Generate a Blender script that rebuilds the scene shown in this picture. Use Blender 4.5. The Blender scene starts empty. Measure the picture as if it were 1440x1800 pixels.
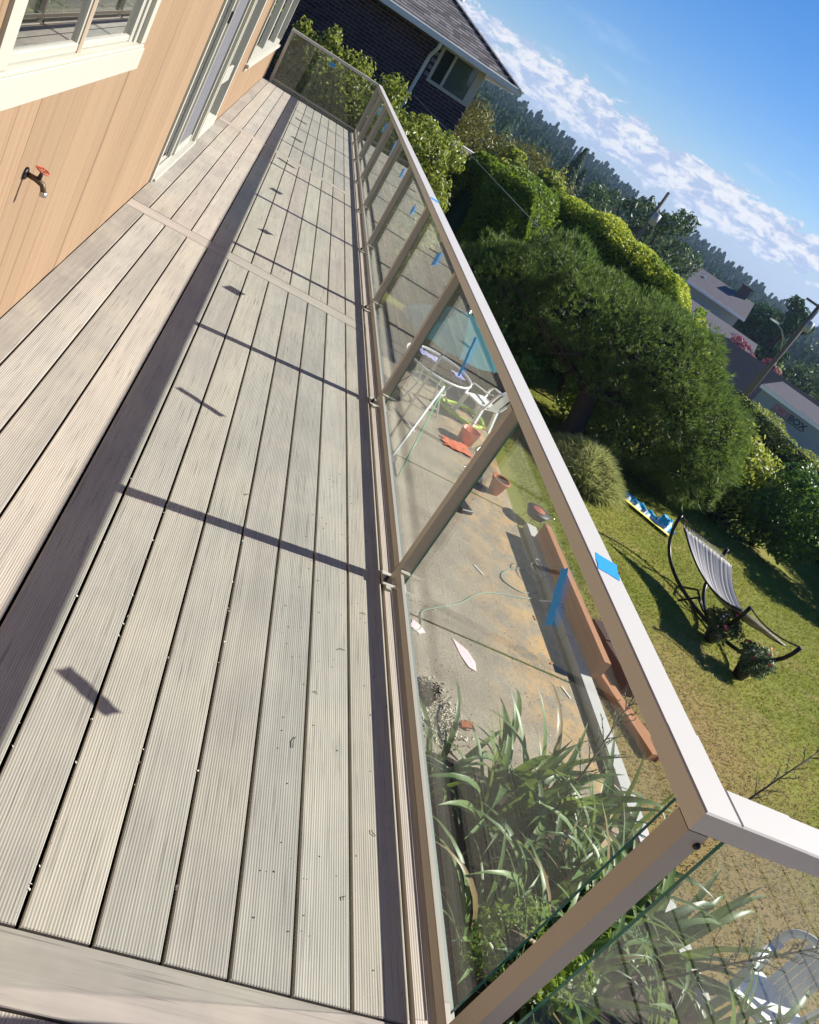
import bpy, math, random
import numpy as np
from mathutils import Vector, Matrix
R_ = math.radians
rng = np.random.default_rng(7); random.seed(7)
S = bpy.context.scene
COL = S.collection

# ------------------------------------------------------------------ camera, sky, sun, exposure
cam_d = bpy.data.cameras.new('camera'); cam = bpy.data.objects.new('camera', cam_d); COL.objects.link(cam); S.camera = cam
cam_d.sensor_fit = 'HORIZONTAL'; cam_d.sensor_width = 36; cam_d.lens = 36 * 1479.42 / 1440
cam_d.clip_start = .05; cam_d.clip_end = 4000
_R = ((.85680718, -.06806858, .51112437), (.40840416, -.51554471, -.75327265), (.31478166, .85415474, -.41392293))
cx, cy, cz = (Vector(r) for r in _R)
m = Matrix((cx, -cy, -cz)).transposed().to_4x4(); m.translation = Vector((-.9155, 0, 1.6455)); cam.matrix_world = m
CAM = np.array([-.9155, 0, 1.6455])

SUN = Vector((1.333, .193, 1)).normalized()
EL = math.asin(SUN.z); AZ = math.atan2(SUN.x, SUN.y)
W = bpy.data.worlds.new('World'); S.world = W; W.use_nodes = True
nt = W.node_tree; nt.nodes.clear()
def wn(t, **k):
    n = nt.nodes.new(t)
    for a, b in k.items(): setattr(n, a, b)
    return n
def wm(op, a, b=None, c=None, clamp=False):
    n = wn('ShaderNodeMath', operation=op, use_clamp=clamp)
    for i, v in enumerate((a, b, c)):
        if v is None: continue
        if isinstance(v, (int, float)): n.inputs[i].default_value = v
        else: nt.links.new(v, n.inputs[i])
    return n.outputs[0]
sky = wn('ShaderNodeTexSky', sky_type='NISHITA', sun_disc=False, sun_elevation=EL, sun_rotation=AZ, air_density=1.0, dust_density=.35, ozone_density=2.6, altitude=100)
bg = wn('ShaderNodeBackground'); bg.inputs[1].default_value = .05
out = wn('ShaderNodeOutputWorld')
tc = wn('ShaderNodeTexCoord'); sx = wn('ShaderNodeSeparateXYZ'); nt.links.new(tc.outputs['Generated'], sx.inputs[0])
el = wm('MULTIPLY', wm('ARCSINE', sx.outputs[2]), 57.3)         # elevation in degrees
azi = wm('MULTIPLY', wm('ARCTAN2', sx.outputs[0], sx.outputs[1]), 57.3)
def cloud_noise(sa, se, detail, rough, w, dist=0):
    cb = wn('ShaderNodeCombineXYZ'); nt.links.new(wm('MULTIPLY', azi, sa), cb.inputs[0]); nt.links.new(wm('MULTIPLY', el, se), cb.inputs[1]); cb.inputs[2].default_value = w
    n = wn('ShaderNodeTexNoise'); n.inputs['Scale'].default_value = 1; n.inputs['Detail'].default_value = detail; n.inputs['Roughness'].default_value = rough
    n.inputs['Distortion'].default_value = dist
    nt.links.new(cb.outputs[0], n.inputs['Vector']); return n.outputs[0]
n1 = cloud_noise(.75, 1.5, 10, .62, 3.1, .3)       # puffs
n2 = cloud_noise(.16, .42, 6, .55, 9.4)      # long banks
n3 = cloud_noise(.18, 1.3, 5, .6, 5.2, .3)     # wisps
def mrange(v, a, b, c, d, smooth=True):
    n = wn('ShaderNodeMapRange', interpolation_type='SMOOTHSTEP' if smooth else 'LINEAR')
    for i, x in enumerate((a, b, c, d)): n.inputs[i + 1].default_value = x
    nt.links.new(v, n.inputs[0]); return n.outputs[0]
band = wm('MULTIPLY', mrange(el, .6, 2.2, .35, 1), mrange(el, 3.3, 4.9, 1, 0))
dens = wm('ADD', wm('MULTIPLY', n1, .62), wm('MULTIPLY', n2, .38))
cl = mrange(wm('ADD', dens, wm('MULTIPLY', band, .30)), .668, .75, 0, 1)
cl = wm('MULTIPLY', cl, mrange(el, -.5, 1.0, 0, 1))
wisp = wm('MULTIPLY', mrange(n3, .52, .75, 0, .45), wm('MULTIPLY', mrange(el, 1, 3, 0, 1), mrange(el, 4.8, 8, 1, 0)))
veil = wm('MULTIPLY', mrange(el, 5.2, 0.6, 0, .62), 1)
shade = cloud_noise(.8, 1.9, 8, .62, 3.35, .3)
def wmix(f, a, b):
    n = wn('ShaderNodeMix', data_type='RGBA'); nt.links.new(f, n.inputs[0])
    for i, v in ((6, a), (7, b)):
        if isinstance(v, tuple): n.inputs[i].default_value = (*v, 1)
        else: nt.links.new(v, n.inputs[i])
    return n.outputs[2]
sat = wn('ShaderNodeHueSaturation'); sat.inputs['Saturation'].default_value = 1.42; sat.inputs['Value'].default_value = 1.1; nt.links.new(sky.outputs[0], sat.inputs['Color'])
tint = wn('ShaderNodeVectorMath', operation='MULTIPLY'); nt.links.new(sat.outputs[0], tint.inputs[0]); tint.inputs[1].default_value = (.90, .97, 1.26)
c0 = wmix(veil, tint.outputs[0], (4.4, 6.2, 9.4))
c0 = wmix(wisp, c0, (6.4, 7.8, 10.2))
ccol = wmix(mrange(shade, .40, .60, 0, 1), (10.2, 10.2, 10.5), (5.2, 6.3, 8.9))
c0 = wmix(wm('MULTIPLY', cl, .93), c0, ccol)
nt.links.new(c0, bg.inputs[0]); nt.links.new(bg.outputs[0], out.inputs[0])

sl = bpy.data.lights.new('sun', 'SUN'); sl.energy = 5.0; sl.angle = R_(.53); sl.color = (1, .945, .86)
so = bpy.data.objects.new('sun', sl); COL.objects.link(so); so.rotation_euler = SUN.to_track_quat('Z', 'Y').to_euler(); so.location = (20, 3, 20)
S.view_settings.view_transform = 'Standard'; S.view_settings.look = 'None'; S.view_settings.gamma = 1
S.view_settings.use_curve_mapping = False; S.view_settings.exposure = .88
S.render.engine = 'CYCLES'; S.cycles.max_bounces = 10; S.cycles.transparent_max_bounces = 24; S.cycles.volume_bounces = 0

# ------------------------------------------------------------------ materials
MATS = {}
class NT:
    def __init__(s, name):
        s.m = bpy.data.materials.new(name); s.m.use_nodes = True; s.t = s.m.node_tree; s.t.nodes.clear()
        s.o = s.t.nodes.new('ShaderNodeOutputMaterial'); MATS[name] = s.m
    def n(s, t, ins=None, **k):
        n = s.t.nodes.new(t)
        for a, b in k.items(): setattr(n, a, b)
        for a, b in (ins or {}).items():
            if hasattr(b, 'is_output') or isinstance(b, bpy.types.NodeSocket): s.t.links.new(b, n.inputs[a])
            elif isinstance(b, tuple) and len(b) == 3 and n.inputs[a].type == 'RGBA': n.inputs[a].default_value = (*b, 1)
            else: n.inputs[a].default_value = b
        return n
    def math(s, op, a, b=0.0, clamp=False): return s.n('ShaderNodeMath', {0: a, 1: b}, operation=op, use_clamp=clamp).outputs[0]
    def mix(s, f, a, b, bt='MIX'): return s.n('ShaderNodeMix', {0: f, 6: a if not isinstance(a, tuple) else (*a, 1), 7: b if not isinstance(b, tuple) else (*b, 1)}, data_type='RGBA', blend_type=bt).outputs[2]
    def coord(s, kind='Object', scale=(1, 1, 1), loc=None):
        c = s.n('ShaderNodeTexCoord').outputs[kind] if kind != 'World' else s.n('ShaderNodeNewGeometry').outputs['Position']
        mp = s.n('ShaderNodeMapping', {'Vector': c, 'Scale': scale}); 
        if loc is not None: s.t.links.new(loc, mp.inputs['Location'])
        return mp.outputs[0]
    def noise(s, v, scale, detail=4, rough=.55, dist=0): return s.n('ShaderNodeTexNoise', {'Vector': v, 'Scale': scale, 'Detail': detail, 'Roughness': rough, 'Distortion': dist}).outputs[0]
    def ramp(s, v, a, b, c=0., d=1.): return s.n('ShaderNodeMapRange', {0: v, 1: a, 2: b, 3: c, 4: d}, interpolation_type='SMOOTHSTEP').outputs[0]
    def bsdf(s, col, rough=.6, spec=.5, metal=0, bump=None, bd=.01, bs=1, **k):
        d = {'Base Color': col, 'Roughness': rough, 'Specular IOR Level': spec, 'Metallic': metal}
        if bump is not None: d['Normal'] = s.n('ShaderNodeBump', {'Height': bump, 'Distance': bd, 'Strength': bs}).outputs[0]
        d.update(k); return s.n('ShaderNodeBsdfPrincipled', d).outputs[0]
    def done(s, sh): s.t.links.new(sh, s.o.inputs[0]); return s.m

def mat_simple(name, col, rough=.6, metal=0, spec=.5, var=.12, scale=6, bump=.0, bscale=60):
    q = NT(name); v = q.coord()
    f = q.noise(v, scale, 5); f2 = q.noise(v, scale * 9, 3)
    k = q.math('ADD', q.math('MULTIPLY', f, var * 2), 1 - var); k = q.math('ADD', k, q.math('MULTIPLY', q.math('SUBTRACT', f2, .5), var * .6))
    c = q.n('ShaderNodeVectorMath', {0: col, 'Scale': k}, operation='SCALE').outputs[0]
    b = q.noise(v, bscale, 4) if bump else None
    return q.done(q.bsdf(c, rough, spec, metal, b, bump, .6))

def mat_leaf(name, dark, light, trans=.35, rough=.45, spec=.35):
    q = NT(name); r = q.n('ShaderNodeNewGeometry').outputs['Random Per Island']
    big = q.noise(q.coord('World'), 1.3, 2)
    f = q.math('ADD', q.math('MULTIPLY', r, .65), q.math('MULTIPLY', big, .5), True)
    c = q.mix(f, dark, light)
    a = q.bsdf(c, rough, spec)
    tcol = q.mix(.5, c, tuple(min(1, x * 1.5) for x in light))
    t = q.n('ShaderNodeBsdfTranslucent', {'Color': tcol}).outputs[0]
    return q.done(q.n('ShaderNodeMixShader', {0: trans, 1: a, 2: t}).outputs[0])

def mat_deck(name, ribs=True):
    q = NT(name); info = q.n('ShaderNodeObjectInfo')
    off = q.n('ShaderNodeCombineXYZ', {0: q.math('MULTIPLY', info.outputs['Random'], 37), 1: q.math('MULTIPLY', info.outputs['Random'], 91), 2: 0.}).outputs[0]
    v = q.coord('Object', (1, 1, 1), off)
    st = q.n('ShaderNodeMapping', {'Vector': v, 'Scale': (60, 1.6, 1)}).outputs[0]
    st2 = q.n('ShaderNodeMapping', {'Vector': v, 'Scale': (14, .7, 1)}).outputs[0]
    streak = q.noise(st, 1, 5, .6); blot = q.noise(st2, 1, 4); bl2 = q.noise(v, 2.2, 4, .6)
    dirt = q.noise(v, 9, 6, .7)
    c = info.outputs['Color']
    k = q.math('ADD', q.math('ADD', q.math('MULTIPLY', streak, .50), q.math('MULTIPLY', blot, .42)), q.math('ADD', q.math('MULTIPLY', bl2, .34), .34))
    c = q.n('ShaderNodeVectorMath', {0: c, 'Scale': k}, operation='SCALE').outputs[0]
    c = q.mix(q.ramp(bl2, .45, .72, 0, .35), c, (.50, .45, .34))
    c = q.mix(q.ramp(dirt, .62, .78, 0, .35), c, (.16, .15, .135))
    long = q.n('ShaderNodeMapping', {'Vector': v, 'Scale': (170, 3.5, 1)}).outputs[0]
    fine = q.noise(long, 1, 3, .5)
    c = q.mix(q.ramp(fine, .57, .72, 0, .6), c, (.13, .12, .11)); c = q.mix(q.math('MULTIPLY', q.ramp(bl2, .56, .70), q.ramp(fine, .45, .6, 0, .35)), c, (.12, .115, .115))
    if ribs:
        ox = q.n('ShaderNodeSeparateXYZ', {0: q.n('ShaderNodeTexCoord').outputs['Object']}).outputs[0]
        wob = q.math('MULTIPLY', q.noise(q.n('ShaderNodeMapping', {'Vector': v, 'Scale': (3, 1.4, 1)}).outputs[0], 1, 2), .004)
        s_ = q.math('SINE', q.math('MULTIPLY', q.math('ADD', ox, wob), 2 * math.pi / .0068))
        mod = q.ramp(q.noise(q.n('ShaderNodeMapping', {'Vector': v, 'Scale': (30, 6, 1)}).outputs[0], 1, 3), .3, .7, .45, 1)
        g = q.math('MULTIPLY', q.ramp(s_, -.3, -.95, 0, 1), mod)
        c = q.mix(q.math('MULTIPLY', g, .23), c, (.11, .10, .09))
        h = q.math('ADD', q.math('MULTIPLY', s_, .5), q.math('MULTIPLY', fine, .8))
    else: h = fine
    return q.done(q.bsdf(c, .72, .3, 0, h, .0009, .7))

def mat_siding():
    q = NT('cedar_siding'); info = q.n('ShaderNodeObjectInfo')
    off = q.n('ShaderNodeCombineXYZ', {0: 0., 1: q.math('MULTIPLY', info.outputs['Random'], 57), 2: q.math('MULTIPLY', info.outputs['Random'], 13)}).outputs[0]
    v = q.coord('Object', (1, 1, 1), off)
    a = q.noise(q.n('ShaderNodeMapping', {'Vector': v, 'Scale': (20, 26, .35)}).outputs[0], 1, 5, .6)
    b = q.noise(q.n('ShaderNodeMapping', {'Vector': v, 'Scale': (20, 90, 1.1)}).outputs[0], 1, 5, .65)
    saw = q.noise(q.n('ShaderNodeMapping', {'Vector': v, 'Scale': (5, 7, 160)}).outputs[0], 1, 3, .6)
    c = q.mix(a, (.262, .168, .100), (.335, .240, .150))
    c = q.mix(q.ramp(b, .48, .68, 0, .75), c, (.25, .145, .08)); dk = q.noise(q.n('ShaderNodeMapping', {'Vector': v, 'Scale': (20, 55, .5)}).outputs[0], 1, 3, .5); c = q.mix(q.ramp(dk, .66, .70, 0, .7), c, (.20, .11, .055))
    c = q.mix(q.ramp(b, .46, .28, 0, .35), c, (.39, .30, .175))
    c = q.mix(q.ramp(saw, .55, .8, 0, .16), c, (.25, .16, .09))
    k = q.math('ADD', q.math('MULTIPLY', info.outputs['Random'], .12), .92)
    c = q.n('ShaderNodeVectorMath', {0: c, 'Scale': k}, operation='SCALE').outputs[0]
    return q.done(q.bsdf(c, .75, .25, 0, q.math('ADD', q.math('MULTIPLY', b, .7), q.math('MULTIPLY', saw, .5)), .002, .7))

def mat_glass(name, tint=(.93, .965, .94), ior=1.5, rough=0., boost=1.0, dirt=0.):
    q = NT(name)
    ge = q.n('ShaderNodeNewGeometry'); cs = q.math('ABSOLUTE', q.n('ShaderNodeVectorMath', {0: ge.outputs['Normal'], 1: ge.outputs['Incoming']}, operation='DOT_PRODUCT').outputs['Value'])
    f0 = ((ior - 1) / (ior + 1)) ** 2
    fr = q.math('ADD', q.math('MULTIPLY', q.math('POWER', q.math('SUBTRACT', 1.0, cs, True), 5.0), 1 - f0), f0)   # Schlick, same from both sides
    f = q.math('MULTIPLY', fr, boost, True)
    t = q.n('ShaderNodeBsdfTransparent', {'Color': tint}).outputs[0]
    g = q.n('ShaderNodeBsdfGlossy', {'Color': (1, 1, 1), 'Roughness': rough}).outputs[0]
    s = q.n('ShaderNodeMixShader', {0: f, 1: t, 2: g}).outputs[0]
    if dirt:
        nz = q.noise(q.coord('World'), 5, 5, .7); f2 = q.ramp(nz, .35, .8, 0.004, dirt)
        d = q.n('ShaderNodeBsdfDiffuse', {'Color': (.6, .62, .6)}).outputs[0]
        s = q.n('ShaderNodeMixShader', {0: f2, 1: s, 2: d}).outputs[0]
    return q.done(s)

for ms in (('rail_paint', (.54, .515, .465), .42, 0, .4, .03, 3), ('rail_paint_tan', (.40, .36, .305), .42, 0, .4, .03, 3), ('white_trim', (.44, .43, .365), .5, 0, .4, .06, 5, .001, 30),
           ('vinyl_frame', (.42, .41, .355), .4, 0, .5, .04, 4), ('mullion_tan', (.36, .28, .20), .5), ('dark_metal', (.03, .027, .025), .45, .3, .5), ('black_plastic', (.02, .02, .022), .5),
           ('joist', (.018, .015, .013), .9), ('interior', (.16, .15, .14), .9), ('curtain_olive', (.23, .22, .11), .9), ('screen_grey', (.13, .13, .145), .85), ('bench', (.10, .095, .09), .8),
           ('steel', (.55, .55, .53), .35, .9, .5), ('red_iron', (.42, .10, .05), .6, .1), ('bronze', (.10, .075, .05), .5, .6), ('blue_tape', (.02, .30, .85), .55, 0, .3, .10, 60, .0005, 300),
           ('strip_grey', (.26, .28, .25), .5, .2), ('gutter', (.60, .62, .58), .5, 0, .4, .05), ('mortar', (.26, .235, .27), .9, 0, .2, .15, 30), ('lead', (.35, .35, .36), .5, .5), ('soffit', (.62, .58, .48), .7),
           ('concrete_kerb', (.50, .48, .44), .85, 0, .3, .10, 12, .003, 80), ('rebar', (.3, .22, .18), .7), ('bark', (.055, .042, .032), .9, 0, .2, .4, 8, .02, 25), ('bark_pale', (.16, .13, .10), .9, 0, .2, .3, 10, .01, 40),
           ('white_plastic', (.86, .86, .84), .38, 0, .5, .04), ('pvc_white', (.85, .85, .83), .35), ('green_metal', (.10, .42, .20), .4), ('terracotta', (.50, .17, .08), .8, 0, .2, .15), ('orange_plastic', (.70, .16, .06), .5),
           ('lime_plastic', (.42, .70, .05), .5), ('lilac_cloth', (.42, .42, .78), .8), ('umbrella_teal', (.010, .13, .15), .8, 0, .2, .1), ('hammock_frame', (.018, .016, .016), .35, .6, .5), ('rope', (.75, .72, .64), .8),
           ('paper_pink', (.85, .62, .62), .8, 0, .2, .25, 60), ('cable_green', (.20, .30, .22), .5), ('vent_pipe', (.45, .42, .44), .5), ('roof_far', (.12, .115, .125), .9, 0, .1, .2, 3), ('roof_far_dark', (.014, .018, .03), .9, 0, .1, .2, 3),
           ('wall_beige', (.42, .40, .32), .8), ('wall_sage', (.26, .31, .30), .8, 0, .2, .05), ('wall_cream', (.66, .60, .48), .8), ('fascia_white', (.85, .84, .80), .6), ('brick_chimney', (.09, .06, .055), .9), ('pole_wood', (.12, .10, .085), .85, 0, .2, .2),
           ('sign_dark', (.03, .03, .04), .6), ('sign_red', (.45, .08, .16), .6), ('pole_grey', (.30, .31, .32), .6, .2), ('petal_pink', (.80, .10, .28), .6), ('petal_red', (.72, .03, .04), .6), ('pot_black', (.025, .022, .02), .6), ('twig', (.07, .05, .04), .8),
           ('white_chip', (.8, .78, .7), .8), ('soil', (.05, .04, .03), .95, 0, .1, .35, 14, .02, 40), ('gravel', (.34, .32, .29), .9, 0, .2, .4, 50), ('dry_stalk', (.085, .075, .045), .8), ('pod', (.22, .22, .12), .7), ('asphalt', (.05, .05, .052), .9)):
    mat_simple(*ms)
mat_deck('deck_ribbed'); mat_deck('deck_smooth', False); mat_siding()
mat_glass('rail_glass', (.93, .955, .94), 1.5, 0, 1.0, .006); mat_glass('window_glass', (.42, .50, .45), 1.55, 0, 2.6); mat_glass('far_glass', (.80, .84, .80), 1.5, 0, 1.0); mat_glass('film', (.8, .85, .88), 1.4, .1, 1)
q = NT('glass_edge'); q.done(q.bsdf((.01, .12, .09), .12, .6))

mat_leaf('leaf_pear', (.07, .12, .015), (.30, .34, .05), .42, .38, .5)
mat_leaf('leaf_lime', (.20, .28, .02), (.52, .55, .06), .45)  # lime with sunlight put into the colour, for the hedge top
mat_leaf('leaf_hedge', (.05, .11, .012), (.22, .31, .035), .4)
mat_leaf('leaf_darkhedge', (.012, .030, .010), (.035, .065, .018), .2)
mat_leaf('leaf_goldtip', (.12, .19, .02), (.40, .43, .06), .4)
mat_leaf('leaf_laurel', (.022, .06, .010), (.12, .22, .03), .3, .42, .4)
mat_leaf('leaf_pine', (.020, .050, .010), (.17, .25, .05), .35, .5)
mat_leaf('leaf_rust', (.06, .075, .015), (.19, .18, .04), .3)
mat_leaf('leaf_mid', (.025, .055, .018), (.09, .14, .045), .3)
mat_leaf('leaf_forest', (.014, .042, .014), (.06, .12, .035), .2, .7, .1)
mat_leaf('leaf_red', (.10, .02, .04), (.34, .08, .12), .3)
mat_leaf('leaf_moss', (.16, .20, .04), (.42, .43, .17), .4)
mat_leaf('grass_blade', (.10, .15, .012), (.27, .28, .035), .35, .6, .2)
mat_leaf('grass_dry', (.20, .14, .055), (.46, .36, .17), .3, .7, .2)
mat_leaf('leaf_flower', (.03, .07, .03), (.12, .17, .08), .3)

q = NT('sword_leaf')   # long striped leaf
info = q.n('ShaderNodeObjectInfo'); ox = q.n('ShaderNodeSeparateXYZ', {0: q.n('ShaderNodeTexCoord').outputs['Object']})
stripe = q.noise(q.coord('Object', (160, 160, 1.5)), 1, 3)
c = q.mix(info.outputs['Random'], (.035, .085, .025), (.13, .22, .055)); c = q.mix(q.ramp(stripe, .48, .66, 0, .75), c, (.30, .36, .14)); c = q.mix(q.ramp(info.outputs['Random'], .90, .93), c, (.26, .18, .08))
a = q.bsdf(c, .42, .4); t = q.n('ShaderNodeBsdfTranslucent', {'Color': (.30, .42, .08)}).outputs[0]
q.done(q.n('ShaderNodeMixShader', {0: .25, 1: a, 2: t}).outputs[0])

q = NT('lawn')
v = q.coord('World'); n1_ = q.noise(v, .35, 4); n2_ = q.noise(q.coord('World', (.55, 2.0, 1)), 1.1, 6, .65); n3_ = q.noise(v, 22, 4, .7); n4_ = q.noise(v, 110, 3, .7)
c = q.mix(q.ramp(n1_, .35, .65), (.145, .175, .02), (.24, .245, .045))
c = q.mix(q.ramp(n2_, .5, .72, 0, .7), c, (.31, .24, .10))
sx_ = q.n('ShaderNodeSeparateXYZ', {0: v})
# dry worn strip along the patio and towards the near lawn
dx = q.math('ADD', sx_.outputs[0], q.math('MULTIPLY', q.noise(v, .8, 4), 2.0))
dry = q.math('MULTIPLY', q.ramp(dx, 8.8, 6.9), q.ramp(q.math('ADD', sx_.outputs[1], q.math('MULTIPLY', n2_, 2)), 10.5, 8.0))
c = q.mix(q.math('MULTIPLY', dry, .8), c, (.30, .20, .09))
c = q.mix(q.ramp(n3_, .5, .78, 0, .2), c, (.09, .10, .02)); c = q.mix(q.ramp(n4_, .5, .8, 0, .45), c, (.42, .38, .16))
q.done(q.bsdf(c, .9, .1, 0, n4_, .02, .8))

q = NT('patio_concrete')
v = q.coord('World'); ag = q.n('ShaderNodeTexVoronoi', {'Vector': v, 'Scale': 95}).outputs['Distance']; a1 = q.noise(v, 60, 4, .8); a2 = q.noise(v, 1.6, 5, .6); a3 = q.noise(v, .8, 5, .65)
c = q.mix(q.ramp(a2, .3, .7), (.25, .21, .155), (.36, .31, .23)); c = q.mix(q.ramp(a1, .5, .68, 0, .8), c, (.13, .11, .09)); c = q.mix(q.ramp(a1, .46, .3, 0, .5), c, (.60, .55, .46))
sp = q.n('ShaderNodeSeparateXYZ', {0: v})
sand = q.math('MULTIPLY', q.ramp(q.math('ADD', sp.outputs[0], q.math('MULTIPLY', a3, 1.6)), 3.5, 4.9), q.ramp(q.noise(v, 3.5, 6, .7), .38, .66))
c = q.mix(q.math('MULTIPLY', sand, .85), c, (.60, .36, .14))
c = q.mix(q.ramp(q.noise(q.coord('World', (1, 2.2, 1)), 1.1, 5, .6), .55, .75, 0, .45), c, (.17, .14, .11))
q.done(q.bsdf(c, .9, .2, 0, q.math('ADD', a1, ag), .004, .6))

mat_simple('stained_wood', (.07, .03, .018), .6, 0, .4, .3, 10)
q = NT('cut_cedar'); v = q.coord('Object', (30, 1.2, 30)); f = q.noise(v, 1, 5); 
c = q.mix(f, (.30, .115, .05), (.52, .25, .115)); q.done(q.bsdf(c, .7, .3, 0, f, .002, .5))
q = NT('brick_dark'); i_ = q.n('ShaderNodeNewGeometry').outputs['Random Per Island']; oi = q.n('ShaderNodeObjectInfo').outputs['Random']
c = q.mix(q.math('FRACT', q.math('ADD', i_, oi)), (.028, .022, .034), (.065, .046, .062)); c = q.mix(q.ramp(q.noise(q.coord('World'), 40, 4), .55, .8, 0, .4), c, (.14, .10, .10)); q.done(q.bsdf(c, .85, .2, 0, q.noise(q.coord('World'), 60, 3), .004, .6))
q = NT('shingle'); i_ = q.n('ShaderNodeNewGeometry').outputs['Random Per Island']; c = q.mix(i_, (.085, .08, .08), (.19, .18, .178)); c = q.mix(q.ramp(q.noise(q.coord('World'), 25, 5, .7), .5, .8, 0, .5), c, (.05, .045, .045)); q.done(q.bsdf(c, .95, .1, 0, q.noise(q.coord('World'), 50, 3), .006, .7))
q = NT('hammock_cloth'); sxx = q.n('ShaderNodeUVMap').outputs[0]; ux = q.n('ShaderNodeSeparateXYZ', {0: sxx}).outputs[0]
s_ = q.math('SINE', q.math('MULTIPLY', ux, 2 * math.pi * 13)); s2_ = q.math('SINE', q.math('MULTIPLY', ux, 2 * math.pi * 27))
c = q.mix(q.ramp(s_, -.2, .2), (.20, .195, .19), (.45, .44, .42)); c = q.mix(q.ramp(s2_, .2, .5, 0, .35), c, (.42, .40, .40)); q.done(q.bsdf(c, .85, .2, 0, q.noise(q.coord(), 60, 3), .004, .6))
q = NT('slide_plastic'); ux = q.n('ShaderNodeSeparateXYZ', {0: q.n('ShaderNodeUVMap').outputs[0]}); wv = q.math('ADD', ux.outputs[0], q.math('MULTIPLY', q.noise(q.coord(), 6, 3), .12))
c = q.mix(q.ramp(wv, .30, .33), (.85, .72, .04), (.70, .80, .85)); c = q.mix(q.ramp(wv, .48, .55), c, (.04, .45, .68)); c = q.mix(q.ramp(q.noise(q.coord(), 18, 4), .55, .65, 0, .7), c, (.80, .88, .90)); q.done(q.bsdf(c, .3, .5))
q = NT('air'); vol = q.n('ShaderNodeVolumePrincipled', {'Color': (.50, .70, 1.0), 'Density': .00030, 'Anisotropy': .2}); q.t.links.new(vol.outputs[0], q.o.inputs['Volume'])
M = MATS

# ------------------------------------------------------------------ helpers
def link(o, parent=None):
    COL.objects.link(o)
    if parent: o.parent = parent
    return o
def tag(o, label, cat, group=None):
    o['label'] = label; o['category'] = cat
    if group: o['group'] = group
    return o
def struct(o): o['kind'] = 'structure'; return o
def stuff(o): o['kind'] = 'stuff'; return o
def empty(name, loc=(0, 0, 0), rz=0):
    o = bpy.data.objects.new(name, None); o.location = loc; o.rotation_euler = (0, 0, rz); o.empty_display_size = .1; return link(o)
def np_mesh(name, verts, faces, mats, parent=None, smooth=False, uv=None, mi=None):
    """verts (n,3), faces (m,k) array of one size"""
    me = bpy.data.meshes.new(name); verts = np.asarray(verts, np.float32); faces = np.asarray(faces, np.int32)
    me.vertices.add(len(verts)); me.vertices.foreach_set('co', verts.ravel())
    k = faces.shape[1]; me.loops.add(faces.size); me.loops.foreach_set('vertex_index', faces.ravel())
    me.polygons.add(len(faces)); me.polygons.foreach_set('loop_start', np.arange(0, faces.size, k, dtype=np.int32))
    if smooth: me.polygons.foreach_set('use_smooth', np.ones(len(faces), bool))
    for mt in (mats if isinstance(mats, list) else [mats]): me.materials.append(mt)
    if mi is not None: me.polygons.foreach_set('material_index', np.asarray(mi, np.int32))
    me.update(calc_edges=True)
    if uv is not None:
        l = me.uv_layers.new(name='UVMap'); l.data.foreach_set('uv', np.asarray(uv, np.float32)[faces.ravel()].ravel())
    me.validate()
    return link(bpy.data.objects.new(name, me), parent)
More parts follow.
